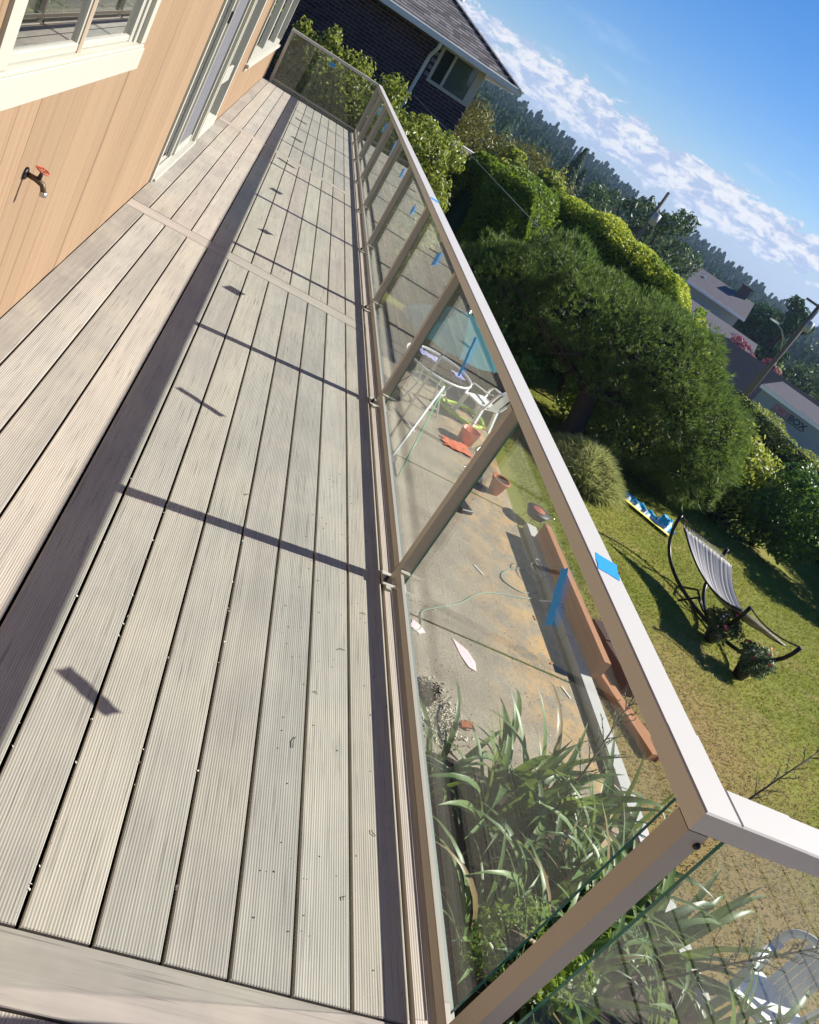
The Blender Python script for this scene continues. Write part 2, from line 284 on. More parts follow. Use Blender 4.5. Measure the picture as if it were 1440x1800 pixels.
class MB:
    def __init__(s): s.v = []; s.f = []; s.sm = []
    def add(s, vs, fs, sm=False):
        b = len(s.v); s.v += [tuple(v) for v in vs]; s.f += [tuple(i + b for i in f) for f in fs]; s.sm += [sm] * len(fs); return s
    def box(s, x0, x1, y0, y1, z0, z1, c=0.0):
        if c <= 0:
            s.add([(x0, y0, z0), (x1, y0, z0), (x1, y1, z0), (x0, y1, z0), (x0, y0, z1), (x1, y0, z1), (x1, y1, z1), (x0, y1, z1)],
                  [(3, 2, 1, 0), (4, 5, 6, 7), (0, 1, 5, 4), (1, 2, 6, 5), (2, 3, 7, 6), (3, 0, 4, 7)])
        else:   # chamfered top and bottom edges: three stacked rings
            vs = []
            for (e, z) in ((c, z0), (0, z0 + c), (0, z1 - c), (c, z1)):
                vs += [(x0 + e, y0 + e, z), (x1 - e, y0 + e, z), (x1 - e, y1 - e, z), (x0 + e, y1 - e, z)]
            fs = [(3, 2, 1, 0), (12, 13, 14, 15)]
            for r in range(3):
                for i in range(4): j = (i + 1) % 4; fs.append((r * 4 + i, r * 4 + j, r * 4 + 4 + j, r * 4 + 4 + i))
            s.add(vs, fs)
        return s
    def tube(s, pts, r, n=8, caps=True, sm=True):
        pts = [Vector(p) for p in pts]; rs = r if isinstance(r, (list, tuple)) else [r] * len(pts); vs = []; up = Vector((0, 0, 1))
        prev = None
        for i, p in enumerate(pts):
            d = (pts[min(i + 1, len(pts) - 1)] - pts[max(i - 1, 0)]); d = d.normalized() if d.length > 1e-9 else Vector((0, 0, 1))
            if prev is None: a = d.cross(up if abs(d.z) < .9 else Vector((1, 0, 0))).normalized()
            else: a = (prev - d * prev.dot(d)).normalized()
            prev = a; b = d.cross(a)
            for k in range(n): t = 2 * math.pi * k / n; vs.append(p + (a * math.cos(t) + b * math.sin(t)) * rs[i])
        fs = []
        for i in range(len(pts) - 1):
            for k in range(n): k2 = (k + 1) % n; fs.append((i * n + k, i * n + k2, (i + 1) * n + k2, (i + 1) * n + k))
        if caps: fs.append(tuple(range(n - 1, -1, -1))); fs.append(tuple((len(pts) - 1) * n + k for k in range(n)))
        s.add(vs, fs, sm); return s
    def lathe(s, prof, cx=0, cy=0, n=20, sm=True):
        vs = []; 
        for (r, z) in prof:
            for k in range(n): t = 2 * math.pi * k / n; vs.append((cx + r * math.cos(t), cy + r * math.sin(t), z))
        fs = [(i * n + k, i * n + (k + 1) % n, (i + 1) * n + (k + 1) % n, (i + 1) * n + k) for i in range(len(prof) - 1) for k in range(n)]
        s.add(vs, fs, sm); return s
    def obox(s, c, ax, half):
        """oriented box: centre, 3 axes, half sizes"""
        c = Vector(c); A = [Vector(a).normalized() * h for a, h in zip(ax, half)]
        vs = [c + A[0] * i + A[1] * j + A[2] * k for k in (-1, 1) for j in (-1, 1) for i in (-1, 1)]
        s.add(vs, [(0, 2, 3, 1), (4, 5, 7, 6), (0, 1, 5, 4), (1, 3, 7, 5), (3, 2, 6, 7), (2, 0, 4, 6)]); return s
    def build(s, name, mat, parent=None, org=None, smooth=None):
        me = bpy.data.meshes.new(name); o3 = Vector(org) if org else Vector((0, 0, 0))
        me.from_pydata([tuple(Vector(v) - o3) for v in s.v], [], s.f)
        me.polygons.foreach_set('use_smooth', [bool(x) if smooth is None else smooth for x in s.sm])
        me.materials.append(mat); me.update(); o = bpy.data.objects.new(name, me); link(o, parent); o.location = o3; return o
def B(name, mat, parent, *b, c=0.0): return MB().box(*b, c=c).build(name, mat, parent, ((b[0] + b[1]) / 2, (b[2] + b[3]) / 2, (b[4] + b[5]) / 2))
def rvec(n): v = rng.normal(size=(n, 3)); return v / np.linalg.norm(v, axis=1, keepdims=True)
def leaves(name, P, N, size, mat, parent=None, asp=.5, jit=.7, droop=0., szv=.35):
    """rhombic leaves, two triangles folded on the midrib, one island each"""
    n = len(P); nn = N + rvec(n) * jit; nn /= np.linalg.norm(nn, axis=1, keepdims=True)
    t = np.cross(nn, rvec(n)); t[:, 2] -= droop; t -= nn * (t * nn).sum(1, keepdims=True); t /= np.linalg.norm(t, axis=1, keepdims=True) + 1e-9
    b = np.cross(nn, t); L = (size * (1 + szv * rng.uniform(-1, 1, n)))[:, None]; w = L * asp * .5
    base = P - t * L * .5; tip = P + t * L * .5 - nn * L * .08; l = P + b * w + nn * L * .1 - t * L * .05; r = P - b * w + nn * L * .1 - t * L * .05
    V = np.stack([base, r, tip, l], 1).reshape(-1, 3); I = np.arange(n)[:, None] * 4
    F = np.concatenate([I + [0, 1, 2], I + [0, 2, 3]], 1).reshape(-1, 3)
    return np_mesh(name, V, F, mat, parent)
def blades(name, P, D, length, width, mat, parent=None, bend=.3, per=1, spread=.6, lv=.3):
    """thin tapered blades growing from P along D (per blades per point)"""
    P = np.repeat(P, per, 0); D = np.repeat(D, per, 0); n = len(P)
    d = D + rng.normal(size=(n, 3)) * spread; d /= np.linalg.norm(d, axis=1, keepdims=True)
    L = (length * (1 + lv * rng.uniform(-1, 1, n)))[:, None]; s = np.cross(d, rvec(n)); s /= np.linalg.norm(s, axis=1, keepdims=True) + 1e-9
    g = np.array([0, 0, -1.]) * bend * L; a = P - s * width; b = P + s * width; tip = P + d * L + g; mid = P + d * L * .55 + g * .2
    V = np.stack([a, b, mid + s * width * .8, tip, mid - s * width * .8], 1).reshape(-1, 3); I = np.arange(n)[:, None] * 5
    F = np.concatenate([I + [0, 1, 2], I + [0, 2, 4], I + [4, 2, 3]], 1).reshape(-1, 3)
    return np_mesh(name, V, F, mat, parent)
def lobe_points(lobes, n, thick=.28, low=-1.):
    """points near the surface of a cluster of ellipsoids (cx,cy,cz,rx,ry,rz,rotz)"""
    L = np.array([list(l) + [0] * (7 - len(l)) for l in lobes]); ar = (L[:, 3] * L[:, 4] + L[:, 4] * L[:, 5] + L[:, 3] * L[:, 5]); k = rng.choice(len(L), n, p=ar / ar.sum())
    d = rvec(n); d[:, 2] = np.where(d[:, 2] < low, -d[:, 2], d[:, 2]); r = 1 - thick * rng.random(n) ** 1.6
    wob = 1 + .10 * np.sin(d[:, 0] * 7 + k) * np.sin(d[:, 1] * 6 + 2 * k) + .08 * np.sin(d[:, 2] * 9 + k * 3)
    q_ = d * L[k, 3:6] * (r * wob)[:, None]; nn = d / L[k, 3:6]; nn /= np.linalg.norm(nn, axis=1, keepdims=True)
    c, s = np.cos(L[k, 6]), np.sin(L[k, 6]); rot = lambda a: np.stack([a[:, 0] * c - a[:, 1] * s, a[:, 0] * s + a[:, 1] * c, a[:, 2]], 1)
    P = rot(q_) + L[k, :3]; N = rot(nn); keep = np.ones(n, bool)
    for j in range(len(L)):
        q2 = P - L[j, :3]; c1, s1 = math.cos(-L[j, 6]), math.sin(-L[j, 6]); q2 = np.stack([q2[:, 0] * c1 - q2[:, 1] * s1, q2[:, 0] * s1 + q2[:, 1] * c1, q2[:, 2]], 1) / L[j, 3:6]
        keep &= ~(((q2 ** 2).sum(1) < .5) & (k != j))
    return P[keep], N[keep]
def lobes_in(c, r, n, sr, rot=0, seed=0):
    """n sub-lobes of radius sr spread over an ellipsoid so the outline is uneven"""
    g = np.random.default_rng(seed); o = []
    for i in range(n):
        d = g.normal(size=3); d /= np.linalg.norm(d); rr = g.uniform(.55, .95); x, y, z = d * np.array(r) * rr
        X = x * math.cos(rot) - y * math.sin(rot); Y = x * math.sin(rot) + y * math.cos(rot); s = sr * g.uniform(.7, 1.3)
        o.append((c[0] + X, c[1] + Y, c[2] + z, s, s, s * g.uniform(.7, 1), 0))
    return o
def tree(name, label, cat, base, limbs, lobes, n, size, leafmat, asp=.5, jit=.8, group=None, barkmat='bark', thick=.5, r0=.12, needles=False, core=None):
    t = tag(empty(name, base), label, cat, group); b = Vector(base)
    mb = MB(); top = limbs[0]; mb.tube([b, b.lerp(Vector(top), .5) + Vector((.05, .03, 0)), top], [r0, r0 * .8, r0 * .55], 9)
    tr = mb.build('trunk', M[barkmat], t); tr.location = -b
    for l in limbs[1:]:
        p = b.lerp(Vector(top), random.uniform(.55, .95)); q_ = Vector(l); mm = p.lerp(q_, .5) + Vector((0, 0, .08 * (q_ - p).length))
        o = MB().tube([p, mm, q_], [r0 * .42, r0 * .28, r0 * .1], 6).build('limb', M[barkmat], t); o.location = -b
    P, N = lobe_points(lobes, n, thick)
    P = P - np.array(base)
    if needles: blades('crown', P, N * .8 + [0, 0, .35], size, size * .045, M[leafmat], t, .1, per=9, spread=.55)
    else: leaves('crown', P, N, size, M[leafmat], t, asp, jit, .3)
    return t
def far_point(az, dist, z): a = R_(az); return (CAM[0] + dist * math.sin(a), dist * math.cos(a), z)

# ------------------------------------------------------------------ ground and terrain
G = -2.6
def ground_z(x, y):
    d = np.hypot(x + .9, y); t = np.clip((d - 25) / 35, 0, 1); z = G - 3.4 * t * t * (3 - 2 * t)
    t2 = np.clip((d - 95) / 120, 0, 1); z = z - 5.0 * t2 * t2 * (3 - 2 * t2)
    t3 = np.clip((d - 250) / 220, 0, 1); return z + 6.5 * t3 * t3 * (3 - 2 * t3)
rad = np.concatenate([np.linspace(0, 30, 40), np.geomspace(31, 2500, 60)]); ang = np.linspace(0, 2 * np.pi, 121)[:-1]
A_, R2 = np.meshgrid(ang, rad); X = -.9 + R2 * np.cos(A_); Y = R2 * np.sin(A_)
V = np.stack([X, Y, ground_z(X, Y)], -1).reshape(-1, 3); n = 120
F = [(i * n + k, i * n + (k + 1) % n, (i + 1) * n + (k + 1) % n, (i + 1) * n + k) for i in range(len(rad) - 1) for k in range(n)]
struct(np_mesh('lawn', V, F, M['lawn'], smooth=True))

patio = struct(empty('patio', (0, 0, G)))
for (y0, y1) in ((-3, 2.2), (2.22, 6.62), (6.65, 10.14), (10.17, 15.6)):
    B('concrete_slab', M['patio_concrete'], patio, -1.7, 4.16, y0, y1, -.06, .02, c=.006)
kerb = struct(empty('kerb', (0, 0, G)))
for (y0, y1) in ((1.2, 3.0), (3.01, 5.2), (5.21, 7.4), (7.41, 9.85)):
    B('kerb_block', M['concrete_kerb'], kerb, 4.24, 4.41, y0, y1, -.05, .11, c=.008)
# weeds in the two slab joints
for (yj, sl_, n) in ((6.635, 0., 420), (10.155, 0, 300)):
    P = np.stack([rng.uniform(2.9 if yj < 8 else 2.6, 4.2, n), yj + rng.normal(0, .008, n), np.full(n, G + .01)], 1)
    stuff(blades('joint_weeds', P, np.tile([0, 0, 1.], (n, 1)), .03, .003, M['leaf_hedge'], None, .5, 2, .9))
# dark bed standing in for the patio shade under the sword-leaved plants
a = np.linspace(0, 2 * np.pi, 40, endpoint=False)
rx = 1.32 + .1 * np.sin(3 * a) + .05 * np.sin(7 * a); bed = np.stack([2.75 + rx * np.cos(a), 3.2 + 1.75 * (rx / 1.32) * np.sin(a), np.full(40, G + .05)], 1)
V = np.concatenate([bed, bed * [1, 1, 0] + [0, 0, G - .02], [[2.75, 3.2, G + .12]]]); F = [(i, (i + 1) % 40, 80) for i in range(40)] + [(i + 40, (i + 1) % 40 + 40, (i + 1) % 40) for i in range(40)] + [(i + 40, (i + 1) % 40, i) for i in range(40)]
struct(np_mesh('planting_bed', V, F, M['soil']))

# ------------------------------------------------------------------ deck
deck = struct(empty('deck', (0, 0, 0)))
pal = [(.435, .395, .330), (.40, .375, .325), (.45, .40, .340), (.39, .368, .325), (.44, .405, .335), (.42, .383, .325), (.455, .398, .342), (.40, .37, .325)]
PITCH = .1455; GAP = .0085
cols = [(.004, .149)] + [(-k * PITCH - PITCH + GAP / 2, -k * PITCH - GAP / 2) for k in range(10)] + [(-1.574, -1.455 - GAP / 2)]
segs = [(-3.2, .866), (1.0155, 5.652), (5.836, 10.30), (10.475, 16.36)]
_bm = {}
def board(x0, x1, y0, y1, mat, color, rot=False):
    w = x1 - x0; L = y1 - y0; key = (round(w, 4), round(L, 4), mat)
    if key not in _bm:
        o = MB().box(-w / 2, w / 2, -L / 2, L / 2, -.025, 0, c=.0022).build('deck_board', M[mat], deck); _bm[key] = o.data
    else: o = link(bpy.data.objects.new('deck_board', _bm[key]), deck)
    o.location = ((x0 + x1) / 2, (y0 + y1) / 2, 0); f_ = random.uniform(.88, 1.06); o.color = (color[0] * f_, color[1] * f_, color[2] * f_, 1); return o
ci = 0
for si, (y0, y1) in enumerate(segs):
    for k, (x0, x1) in enumerate(cols):
        smooth_ = (k == len(cols) - 1)
        color = pal[(k * 3 + si * 5 + (k * k) % 4) % 8] if not smooth_ else (.31, .285, .25)
        board(x0, x1, y0 + .002, y1 - .002, 'deck_smooth' if smooth_ else 'deck_ribbed', color)
for k in range(20):      # wing of the deck beyond the near corner
    x0 = .162 + k * PITCH; board(x0, x0 + PITCH - GAP, -3.198, .864, 'deck_ribbed', pal[k % 8])
def cross_board(x0, x1, y0, y1, col):
    L = x1 - x0; w = y1 - y0; o = MB().box(-w / 2, w / 2, -L / 2, L / 2, -.025, 0, c=.0022).build('deck_board', M['deck_smooth'], deck)
    o.rotation_euler = (0, 0, R_(90)); o.location = ((x0 + x1) / 2, (y0 + y1) / 2, 0); o.color = (*col, 1)
cross_board(-1.574, .149, .8705, 1.0115, (.315, .285, .25)); cross_board(.162, 3.07, .8705, 1.0115, (.315, .285, .25))
cross_board(-1.574, .149, 5.660, 5.828, (.405, .36, .31)); cross_board(-1.574, .149, 10.31, 10.468, (.405, .36, .31))
for (y0, y1) in ((1.016, 5.9), (5.904, 10.6), (10.604, 16.36)):
    board(.162, .262, y0, y1, 'deck_ribbed', (.50, .43, .38))
mb = MB()
for k in range(48): y = -3 + k * .406; mb.box(-1.57, .26 if y > 1 else 3.05, y - .02, y + .02, -.21, -.028)
mb.box(-1.57, .262, -3.2, 16.40, -.26, -.215); mb.box(.31, 3.07, -3.2, 1.01, -.26, -.215)  # dark sheets added below so the board gaps read as black shade
mb.build('joist_frame', M['joist'], deck)
B('fascia_board', M['strip_grey'], deck, .2635, .282, 1.04, 16.40, -.27, -.012); B('fascia_board', M['strip_grey'], deck, .2635, 3.09, 1.0125, 1.037, -.27, -.012); B('fascia_board', M['strip_grey'], deck, -1.57, .282, 16.402, 16.418, -.27, -.03)
for (x, y) in ((.2, 3.6), (.2, 7.9), (.2, 12.2), (.2, 16.1), (2.9, .8), (2.9, -2.8)):
    B('deck_post', M['joist'], deck, x - .05, x + .05, y - .05, y + .05, G, -.26)

# ------------------------------------------------------------------ railing
rail = tag(empty('deck_railing', (.225, .96, 0)), 'beige metal deck railing with clear glass panels along the deck edge', 'railing')
ro = Vector(rail.location)
def RB(name, mat, *b, c=0.): o = B(name, M[mat], rail, *b, c=c); o.location = Vector(o.location) - ro; return o
PX = (.190, .238); ys = [.935] + [2.716 + 1.755 * k for k in range(8)] + [16.42]
for i, y in enumerate(ys):
    z0 = .0 if i else .002
    RB('post', 'rail_paint_tan', PX[0], PX[1], y, y + .050, z0, .868)
    br = RB('bracket', 'rail_paint', .150, .262, y - .022, y + .072, .0005, .009, c=.002)
    for dy in (.005,):
        bo = MB().lathe([(0.001, .022), (.006, .022), (.008, .018), (.008, .0), (.001, 0)], n=10).build('bolt', M['dark_metal'], br)
        bo.location = Vector((.165, y + dy, .009)) - Vector((.206, y + .025, .00475))
RB('top_rail', 'rail_paint', .190, .272, .935, 16.47, .870, .918, c=.0035)
RB('top_rail', 'rail_paint', .2725, 3.09, .935, 1.017, .870, .918, c=.0035)
RB('top_rail', 'rail_paint', -1.47, .1895, 16.42, 16.50, .870, .918, c=.0035)
RB('corner_sleeve', 'rail_paint', .1885, .2735, .9335, 1.15, .8685, .9197, c=.0035)
RB('corner_sleeve', 'rail_paint', .2737, .44, .9335, 1.0185, .8685, .9197, c=.0035)
def channel(x0, x1, y0, y1, along):
    # raised inner glazing bead (the sun passes under it) and a low outer strip
    for nm, mt, w0, w1, z0, z1 in (('bottom_rail', 'rail_paint_tan', x0 if along == 'y' else y0, None, .046, .082), ('outer_strip', 'strip_grey', None, x1 if along == 'y' else y1, .0008, .020)):
        if w0 is not None: w1 = w0 + .017
        else: w0 = w1 - .028
        if along == 'y': RB(nm, mt, w0, w1, y0, y1, z0, z1, c=.002)
        else: RB(nm, mt, x0, x1, w0, w1, z0, z1, c=.002)
def pane(x0, x1, y0, y1, z0, z1):
    o = RB('glass_panel', 'rail_glass', x0, x1, y0, y1, z0, z1); o.data.materials.append(M['glass_edge'])
    ax = 0 if (x1 - x0) < (y1 - y0) else 1
    for p in o.data.polygons:
        if abs(p.normal[ax]) < .5: p.material_index = 1
for i in range(len(ys) - 1):
    y0, y1 = ys[i] + .052, ys[i + 1] - .002
    channel(.1885, .250, y0, y1, 'y'); pane(.231, .239, (1.043 if i == 0 else y0 + .006), y1 - .006, .032, .862)
    if i: 
        o = RB('glazing_block', 'white_trim', .190, .2305, ys[i] - .024, ys[i] - .003, .0825, .090); o = RB('glazing_block', 'white_trim', .165, .1865, ys[i] - .050, ys[i] - .024, .0005, .012)
channel(.25, 1.93, .943, .992, 'x'); pane(.315, 1.925, .966, .974, .032, .862); channel(1.985, 3.05, .943, .992, 'x'); pane(1.99, 3.04, .966, .974, .032, .862)
RB('post', 'rail_paint_tan', 1.93, 1.982, .937, .989, .0, .868); RB('post', 'rail_paint_tan', 3.04, 3.09, .937, .989, .0, .868)
channel(-1.42, .19, 16.425, 16.475, 'x'); pane(-1.418, .188, 16.445, 16.453, .032, .862)
RB('post', 'rail_paint_tan', -1.47, -1.42, 16.42, 16.472, -.12, .868)
bo = MB().lathe([(.001, .006), (.006, .004), (.008, 0), (.001, 0)], n=10).build('bolt', M['dark_metal'], rail); bo.rotation_euler = (R_(90), 0, 0); bo.location = Vector((.232, .934, .842)) - ro

# ------------------------------------------------------------------ blue masking tape
tapes = [(1.79, .74, .037, .165, 44, 'long strip of blue tape on the nearest glass pane'), (3.63, .724, .034, .20, 31, 'long blue tape strip on the second glass pane beyond the first post'),
         (5.27, .75, .10, .085, 20, 'short blue tape square on the third glass pane'), (6.95, .70, .10, .07, 30, 'blue tape scrap on the fourth glass pane'),
         (8.55, .72, .12, .09, 10, 'blue tape scrap on the fifth glass pane'), (10.2, .72, .08, .18, 28, 'narrow blue tape strip on the sixth glass pane'),
         (12.2, .70, .12, .12, 15, 'small blue tape piece on the seventh glass pane'), (14.1, .72, .12, .14, 0, 'tiny blue tape piece on the eighth and farthest marked glass pane')]
def tape(name, verts_w, verts_h, mat, nx=5, ny=9):
    V = []; 
    for j in range(ny):
        for i in range(nx):
            u = i / (nx - 1) - .5; w = j / (ny - 1) - .5
            e = .03 * math.sin(i * 5.1 + 1) if j in (0, ny - 1) else 0
            V.append((u * verts_w + .002 * math.sin(j * 2.1), w * verts_h * (1 + e), .0008 + .0006 * math.sin(i * 3 + j * 1.7)))
    F = [(j * nx + i, j * nx + i + 1, (j + 1) * nx + i + 1, (j + 1) * nx + i) for j in range(ny - 1) for i in range(nx - 1)]
    return np_mesh(name, V, F, mat, None, True)
for (y, z, w, h, rot, lab) in tapes:
    o = tape('tape_strip', w, h, M['blue_tape']); tag(o, lab, 'tape', 'blue tape marks on the railing glass')
    o.location = (.2300, y, z); o.rotation_euler = Matrix(((0, 0, -1), (-math.cos(R_(rot)), math.sin(R_(rot)), 0), (math.sin(R_(rot)), math.cos(R_(rot)), 0))).to_euler()
    o.data.transform(Matrix.Identity(4))
for (y, lab) in ((1.708, 'blue tape square wrapped over the top rail near the corner'), (6.36, 'blue tape piece on the top rail above the fourth pane')):
    o = tape('tape_strip', .066, .085, M['blue_tape'], 5, 5); o.location = (.236, y, .9183); o.rotation_euler = (0, 0, R_(-12)); tag(o, lab, 'tape', 'blue tape pieces on the top rail')
o = tape('tape_strip', .10, .05, M['blue_tape'], 5, 5); o.location = (-.64, 16.444, .77); o.rotation_euler = (R_(90), 0, 0); tag(o, 'blue tape patch on the glass of the far end railing', 'tape')

# ------------------------------------------------------------------ the house
WX = -1.575
house = tag(empty('house', (WX, 6, 0)), 'tan cedar clad house wall with white framed windows beside the deck', 'house'); ho = Vector(house.location)
def HB(name, mat, parent, *b, c=0.):
    o = B(name, M[mat], parent, *b, c=c); o.location = Vector(o.location) - ho; return o
opens = [(2.33, 4.13, 1.0, 2.2), (6.36, 8.56, -1, 2.15), (8.56, 9.86, -1, 2.15), (10.86, 16.45, .56, 2.2)]
ymin, ymax, pw = -3.2, 16.55, .203
y = ymin; _pm = {}
while y < ymax - .02:
    y1 = min(y + pw, ymax); ycuts = sorted({y, y1} | {e for o_ in opens for e in o_[:2] if y < e < y1})
    for a, b in zip(ycuts[:-1], ycuts[1:]):
        if b - a < .015: continue
        zs = [(0.004, 3.0)]
        for o_ in opens:
            if o_[0] - 1e-4 <= a and b <= o_[1] + 1e-4:
                zs = [z for z in ((.004, o_[2]), (o_[3], 3.0)) if z[1] - z[0] > .02]
        for z0, z1 in zs:
            key = (round(b - a, 3), z0, z1); g_ = .0022
            if key not in _pm:
                w = (b - a) / 2 - g_; h = (z1 - z0) / 2
                m_ = MB(); m_.add([(-.018, -w, -h), (-.002, -w, -h), (0, -w + .004, -h), (0, w - .004, -h), (-.002, w, -h), (-.018, w, -h)] + [(-.018, -w, h), (-.002, -w, h), (0, -w + .004, h), (0, w - .004, h), (-.002, w, h), (-.018, w, h)],
                             [(0, 1, 7, 6), (1, 2, 8, 7), (2, 3, 9, 8), (3, 4, 10, 9), (4, 5, 11, 10), (5, 0, 6, 11), (0, 5, 4, 3, 2, 1), (6, 7, 8, 9, 10, 11)])
                o = m_.build('siding_plank', M['cedar_siding'], house); _pm[key] = o.data
            else: o = link(bpy.data.objects.new('siding_plank', _pm[key]), house)
            o.location = Vector((WX + random.uniform(-.0015, .001), (a + b) / 2, (z0 + z1) / 2)) - ho
    y = y1
mb = MB()   # sheathing with the openings left out
for (y0, y1, zz) in ((ymin, 2.33, [(-2.6, 3.0)]), (2.33, 4.13, [(-2.6, 1.0), (2.2, 3)]), (4.13, 6.36, [(-2.6, 3)]), (6.36, 9.86, [(-2.6, -.02), (2.15, 3)]), (9.86, 10.86, [(-2.6, 3)]), (10.86, 16.45, [(-2.6, .56), (2.2, 3)]), (16.45, 16.55, [(-2.6, 3)])):
    for z0, z1 in zz: mb.box(WX - .14, WX - .019, y0, y1, z0, z1)
o = mb.build('sheathing', M['wall_beige'], house); o.location = -ho
HB('room', 'interior', house, WX - 3.2, WX - 3.1, ymin, ymax, -.1, 3); HB('room', 'interior', house, WX - 3.1, WX - .145, ymin, ymax, -.12, -.06); HB('room', 'interior', house, WX - 3.1, WX - .145, ymin, ymax, 2.6, 2.66)
HB('room', 'wall_beige', house, WX - 3.1, WX - .145, 16.45, 16.54, -.06, 2.6); HB('room', 'interior', house, WX - 3.1, WX - .145, 5.2, 5.3, -.06, 2.6)
# unseen eave added above the frame, sized to shade the upper wall
eb = MB().add([(WX - .1, ymin, 2.50), (WX + 1.15, ymin, 2.30), (WX + 1.15, ymax + .5, 2.30), (WX - .1, ymax + .5, 2.50), (WX - .1, ymin, 2.72), (WX + 1.15, ymin, 2.38), (WX + 1.15, ymax + .5, 2.38), (WX - .1, ymax + .5, 2.72)], [(3, 2, 1, 0), (4, 5, 6, 7), (0, 1, 5, 4), (1, 2, 6, 5), (2, 3, 7, 6), (3, 0, 4, 7)])
o = eb.build('eave', M['pole_wood'], house); o.location = -ho
# near window
def unit(name, loc): o = bpy.data.objects.new(name, None); link(o, house); o.location = Vector(loc) - ho; return o, Vector(loc)
def UB(u, name, mat, *b, c=0.): o = B(name, M[mat], u[0], *b, c=c); o.location = Vector(o.location) - u[1]; return o
w1 = unit('window', (WX, 3.2, 1.5))
UB(w1, 'sill', 'white_trim', WX - .001, WX + .018, 2.24, 4.135, .985, 1.078, c=.003); UB(w1, 'sill', 'white_trim', WX - .06, WX + .018, 2.32, 4.10, 1.080, 1.094, c=.003)
UB(w1, 'frame', 'white_trim', WX - .05, WX + .012, 4.045, 4.132, 1.0945, 2.2, c=.003); UB(w1, 'frame', 'white_trim', WX - .05, WX + .012, 2.32, 2.415, 1.0945, 2.2, c=.003); UB(w1, 'frame', 'white_trim', WX - .05, WX + .012, 2.32, 4.132, 2.2, 2.29)
UB(w1, 'sash', 'vinyl_frame', WX - .04, WX - .006, 3.99, 4.043, 1.0945, 2.2); UB(w1, 'sash', 'vinyl_frame', WX - .04, WX - .014, 3.93, 3.988, 1.0945, 2.2)
UB(w1, 'sash', 'vinyl_frame', WX - .04, WX - .006, 2.417, 3.12, 1.0945, 1.125, c=.004); UB(w1, 'sash', 'vinyl_frame', WX - .045, WX - .016, 3.20, 3.928, 1.0945, 1.118, c=.004)
UB(w1, 'mullion', 'mullion_tan', WX - .045, WX - .004, 3.122, 3.165, 1.0945, 2.2); UB(w1, 'mullion', 'vinyl_frame', WX - .04, WX - .008, 3.100, 3.1205, 1.125, 2.2); UB(w1, 'mullion', 'vinyl_frame', WX - .045, WX - .010, 3.167, 3.199, 1.0945, 2.2)
UB(w1, 'pane', 'window_glass', WX - .022, WX - .018, 2.417, 3.099, 1.125, 2.2); UB(w1, 'pane', 'window_glass', WX - .030, WX - .026, 3.20, 3.929, 1.118, 2.2)
UB(w1, 'insect_screen', 'screen_grey', WX - .034, WX - .032, 2.417, 3.099, 1.19, 2.2); UB(w1, 'blind_edge', 'bench', WX - .031, WX - .030, 2.70, 2.73, 1.19, 2.2)
UB(w1, 'interior_bench', 'bench', WX - .30, WX - .20, 2.3, 2.95, 1.0, 1.15, c=.01)
# sliding door
d1 = unit('sliding_door', (WX, 7.4, 0))
UB(d1, 'jamb', 'mullion_tan', WX - .14, WX - .004, 6.362, 6.405, -.01, 2.15); UB(d1, 'jamb', 'white_trim', WX - .12, WX + .012, 6.407, 6.47, .0, 2.15, c=.003); UB(d1, 'jamb', 'vinyl_frame', WX - .12, WX - .010, 6.472, 6.50, .0, 2.15)
UB(d1, 'threshold', 'vinyl_frame', WX - .14, WX + .030, 6.472, 8.44, -.004, .022, c=.003); UB(d1, 'track', 'vinyl_frame', WX - .06, WX - .05, 6.5, 8.44, .022, .036); UB(d1, 'track', 'vinyl_frame', WX - .025, WX - .015, 6.5, 8.44, .022, .032)
UB(d1, 'stile', 'dark_metal', WX - .07, WX - .05, 6.60, 6.62, .036, 2.15); UB(d1, 'curtain', 'curtain_olive', WX - .072, WX - .070, 6.50, 7.3, .02, 2.1)  # olive sheet behind the pane stands in for its reflection
UB(d1, 'pane', 'window_glass', WX - .052, WX - .048, 6.50, 7.36, .036, 2.15); UB(d1, 'stile', 'vinyl_frame', WX - .046, WX - .022, 7.30, 7.385, .036, 2.15, c=.003); UB(d1, 'stile', 'vinyl_frame', WX - .032, WX - .006, 7.387, 7.42, .034, 2.15)
UB(d1, 'insect_screen', 'screen_grey', WX - .024, WX - .020, 7.42, 8.24, .09, 2.15); UB(d1, 'kick_rail', 'vinyl_frame', WX - .034, WX - .010, 7.42, 8.24, .034, .09, c=.003)
UB(d1, 'stile', 'white_trim', WX - .05, WX - .004, 8.242, 8.30, .034, 2.15, c=.003); UB(d1, 'jamb', 'vinyl_frame', WX - .10, WX - .03, 8.302, 8.36, .022, 2.15); UB(d1, 'jamb', 'white_trim', WX - .12, WX + .020, 8.362, 8.44, .0, 2.15, c=.003)
UB(d1, 'jamb', 'mullion_tan', WX - .10, WX - .03, 8.442, 8.52, -.01, 2.15); UB(d1, 'lintel', 'white_trim', WX - .12, WX + .016, 6.362, 9.86, 2.152, 2.24); UB(d1, 'handle', 'dark_metal', WX - .026, WX - .005, 7.33, 7.35, 1.10, 1.19, c=.003)
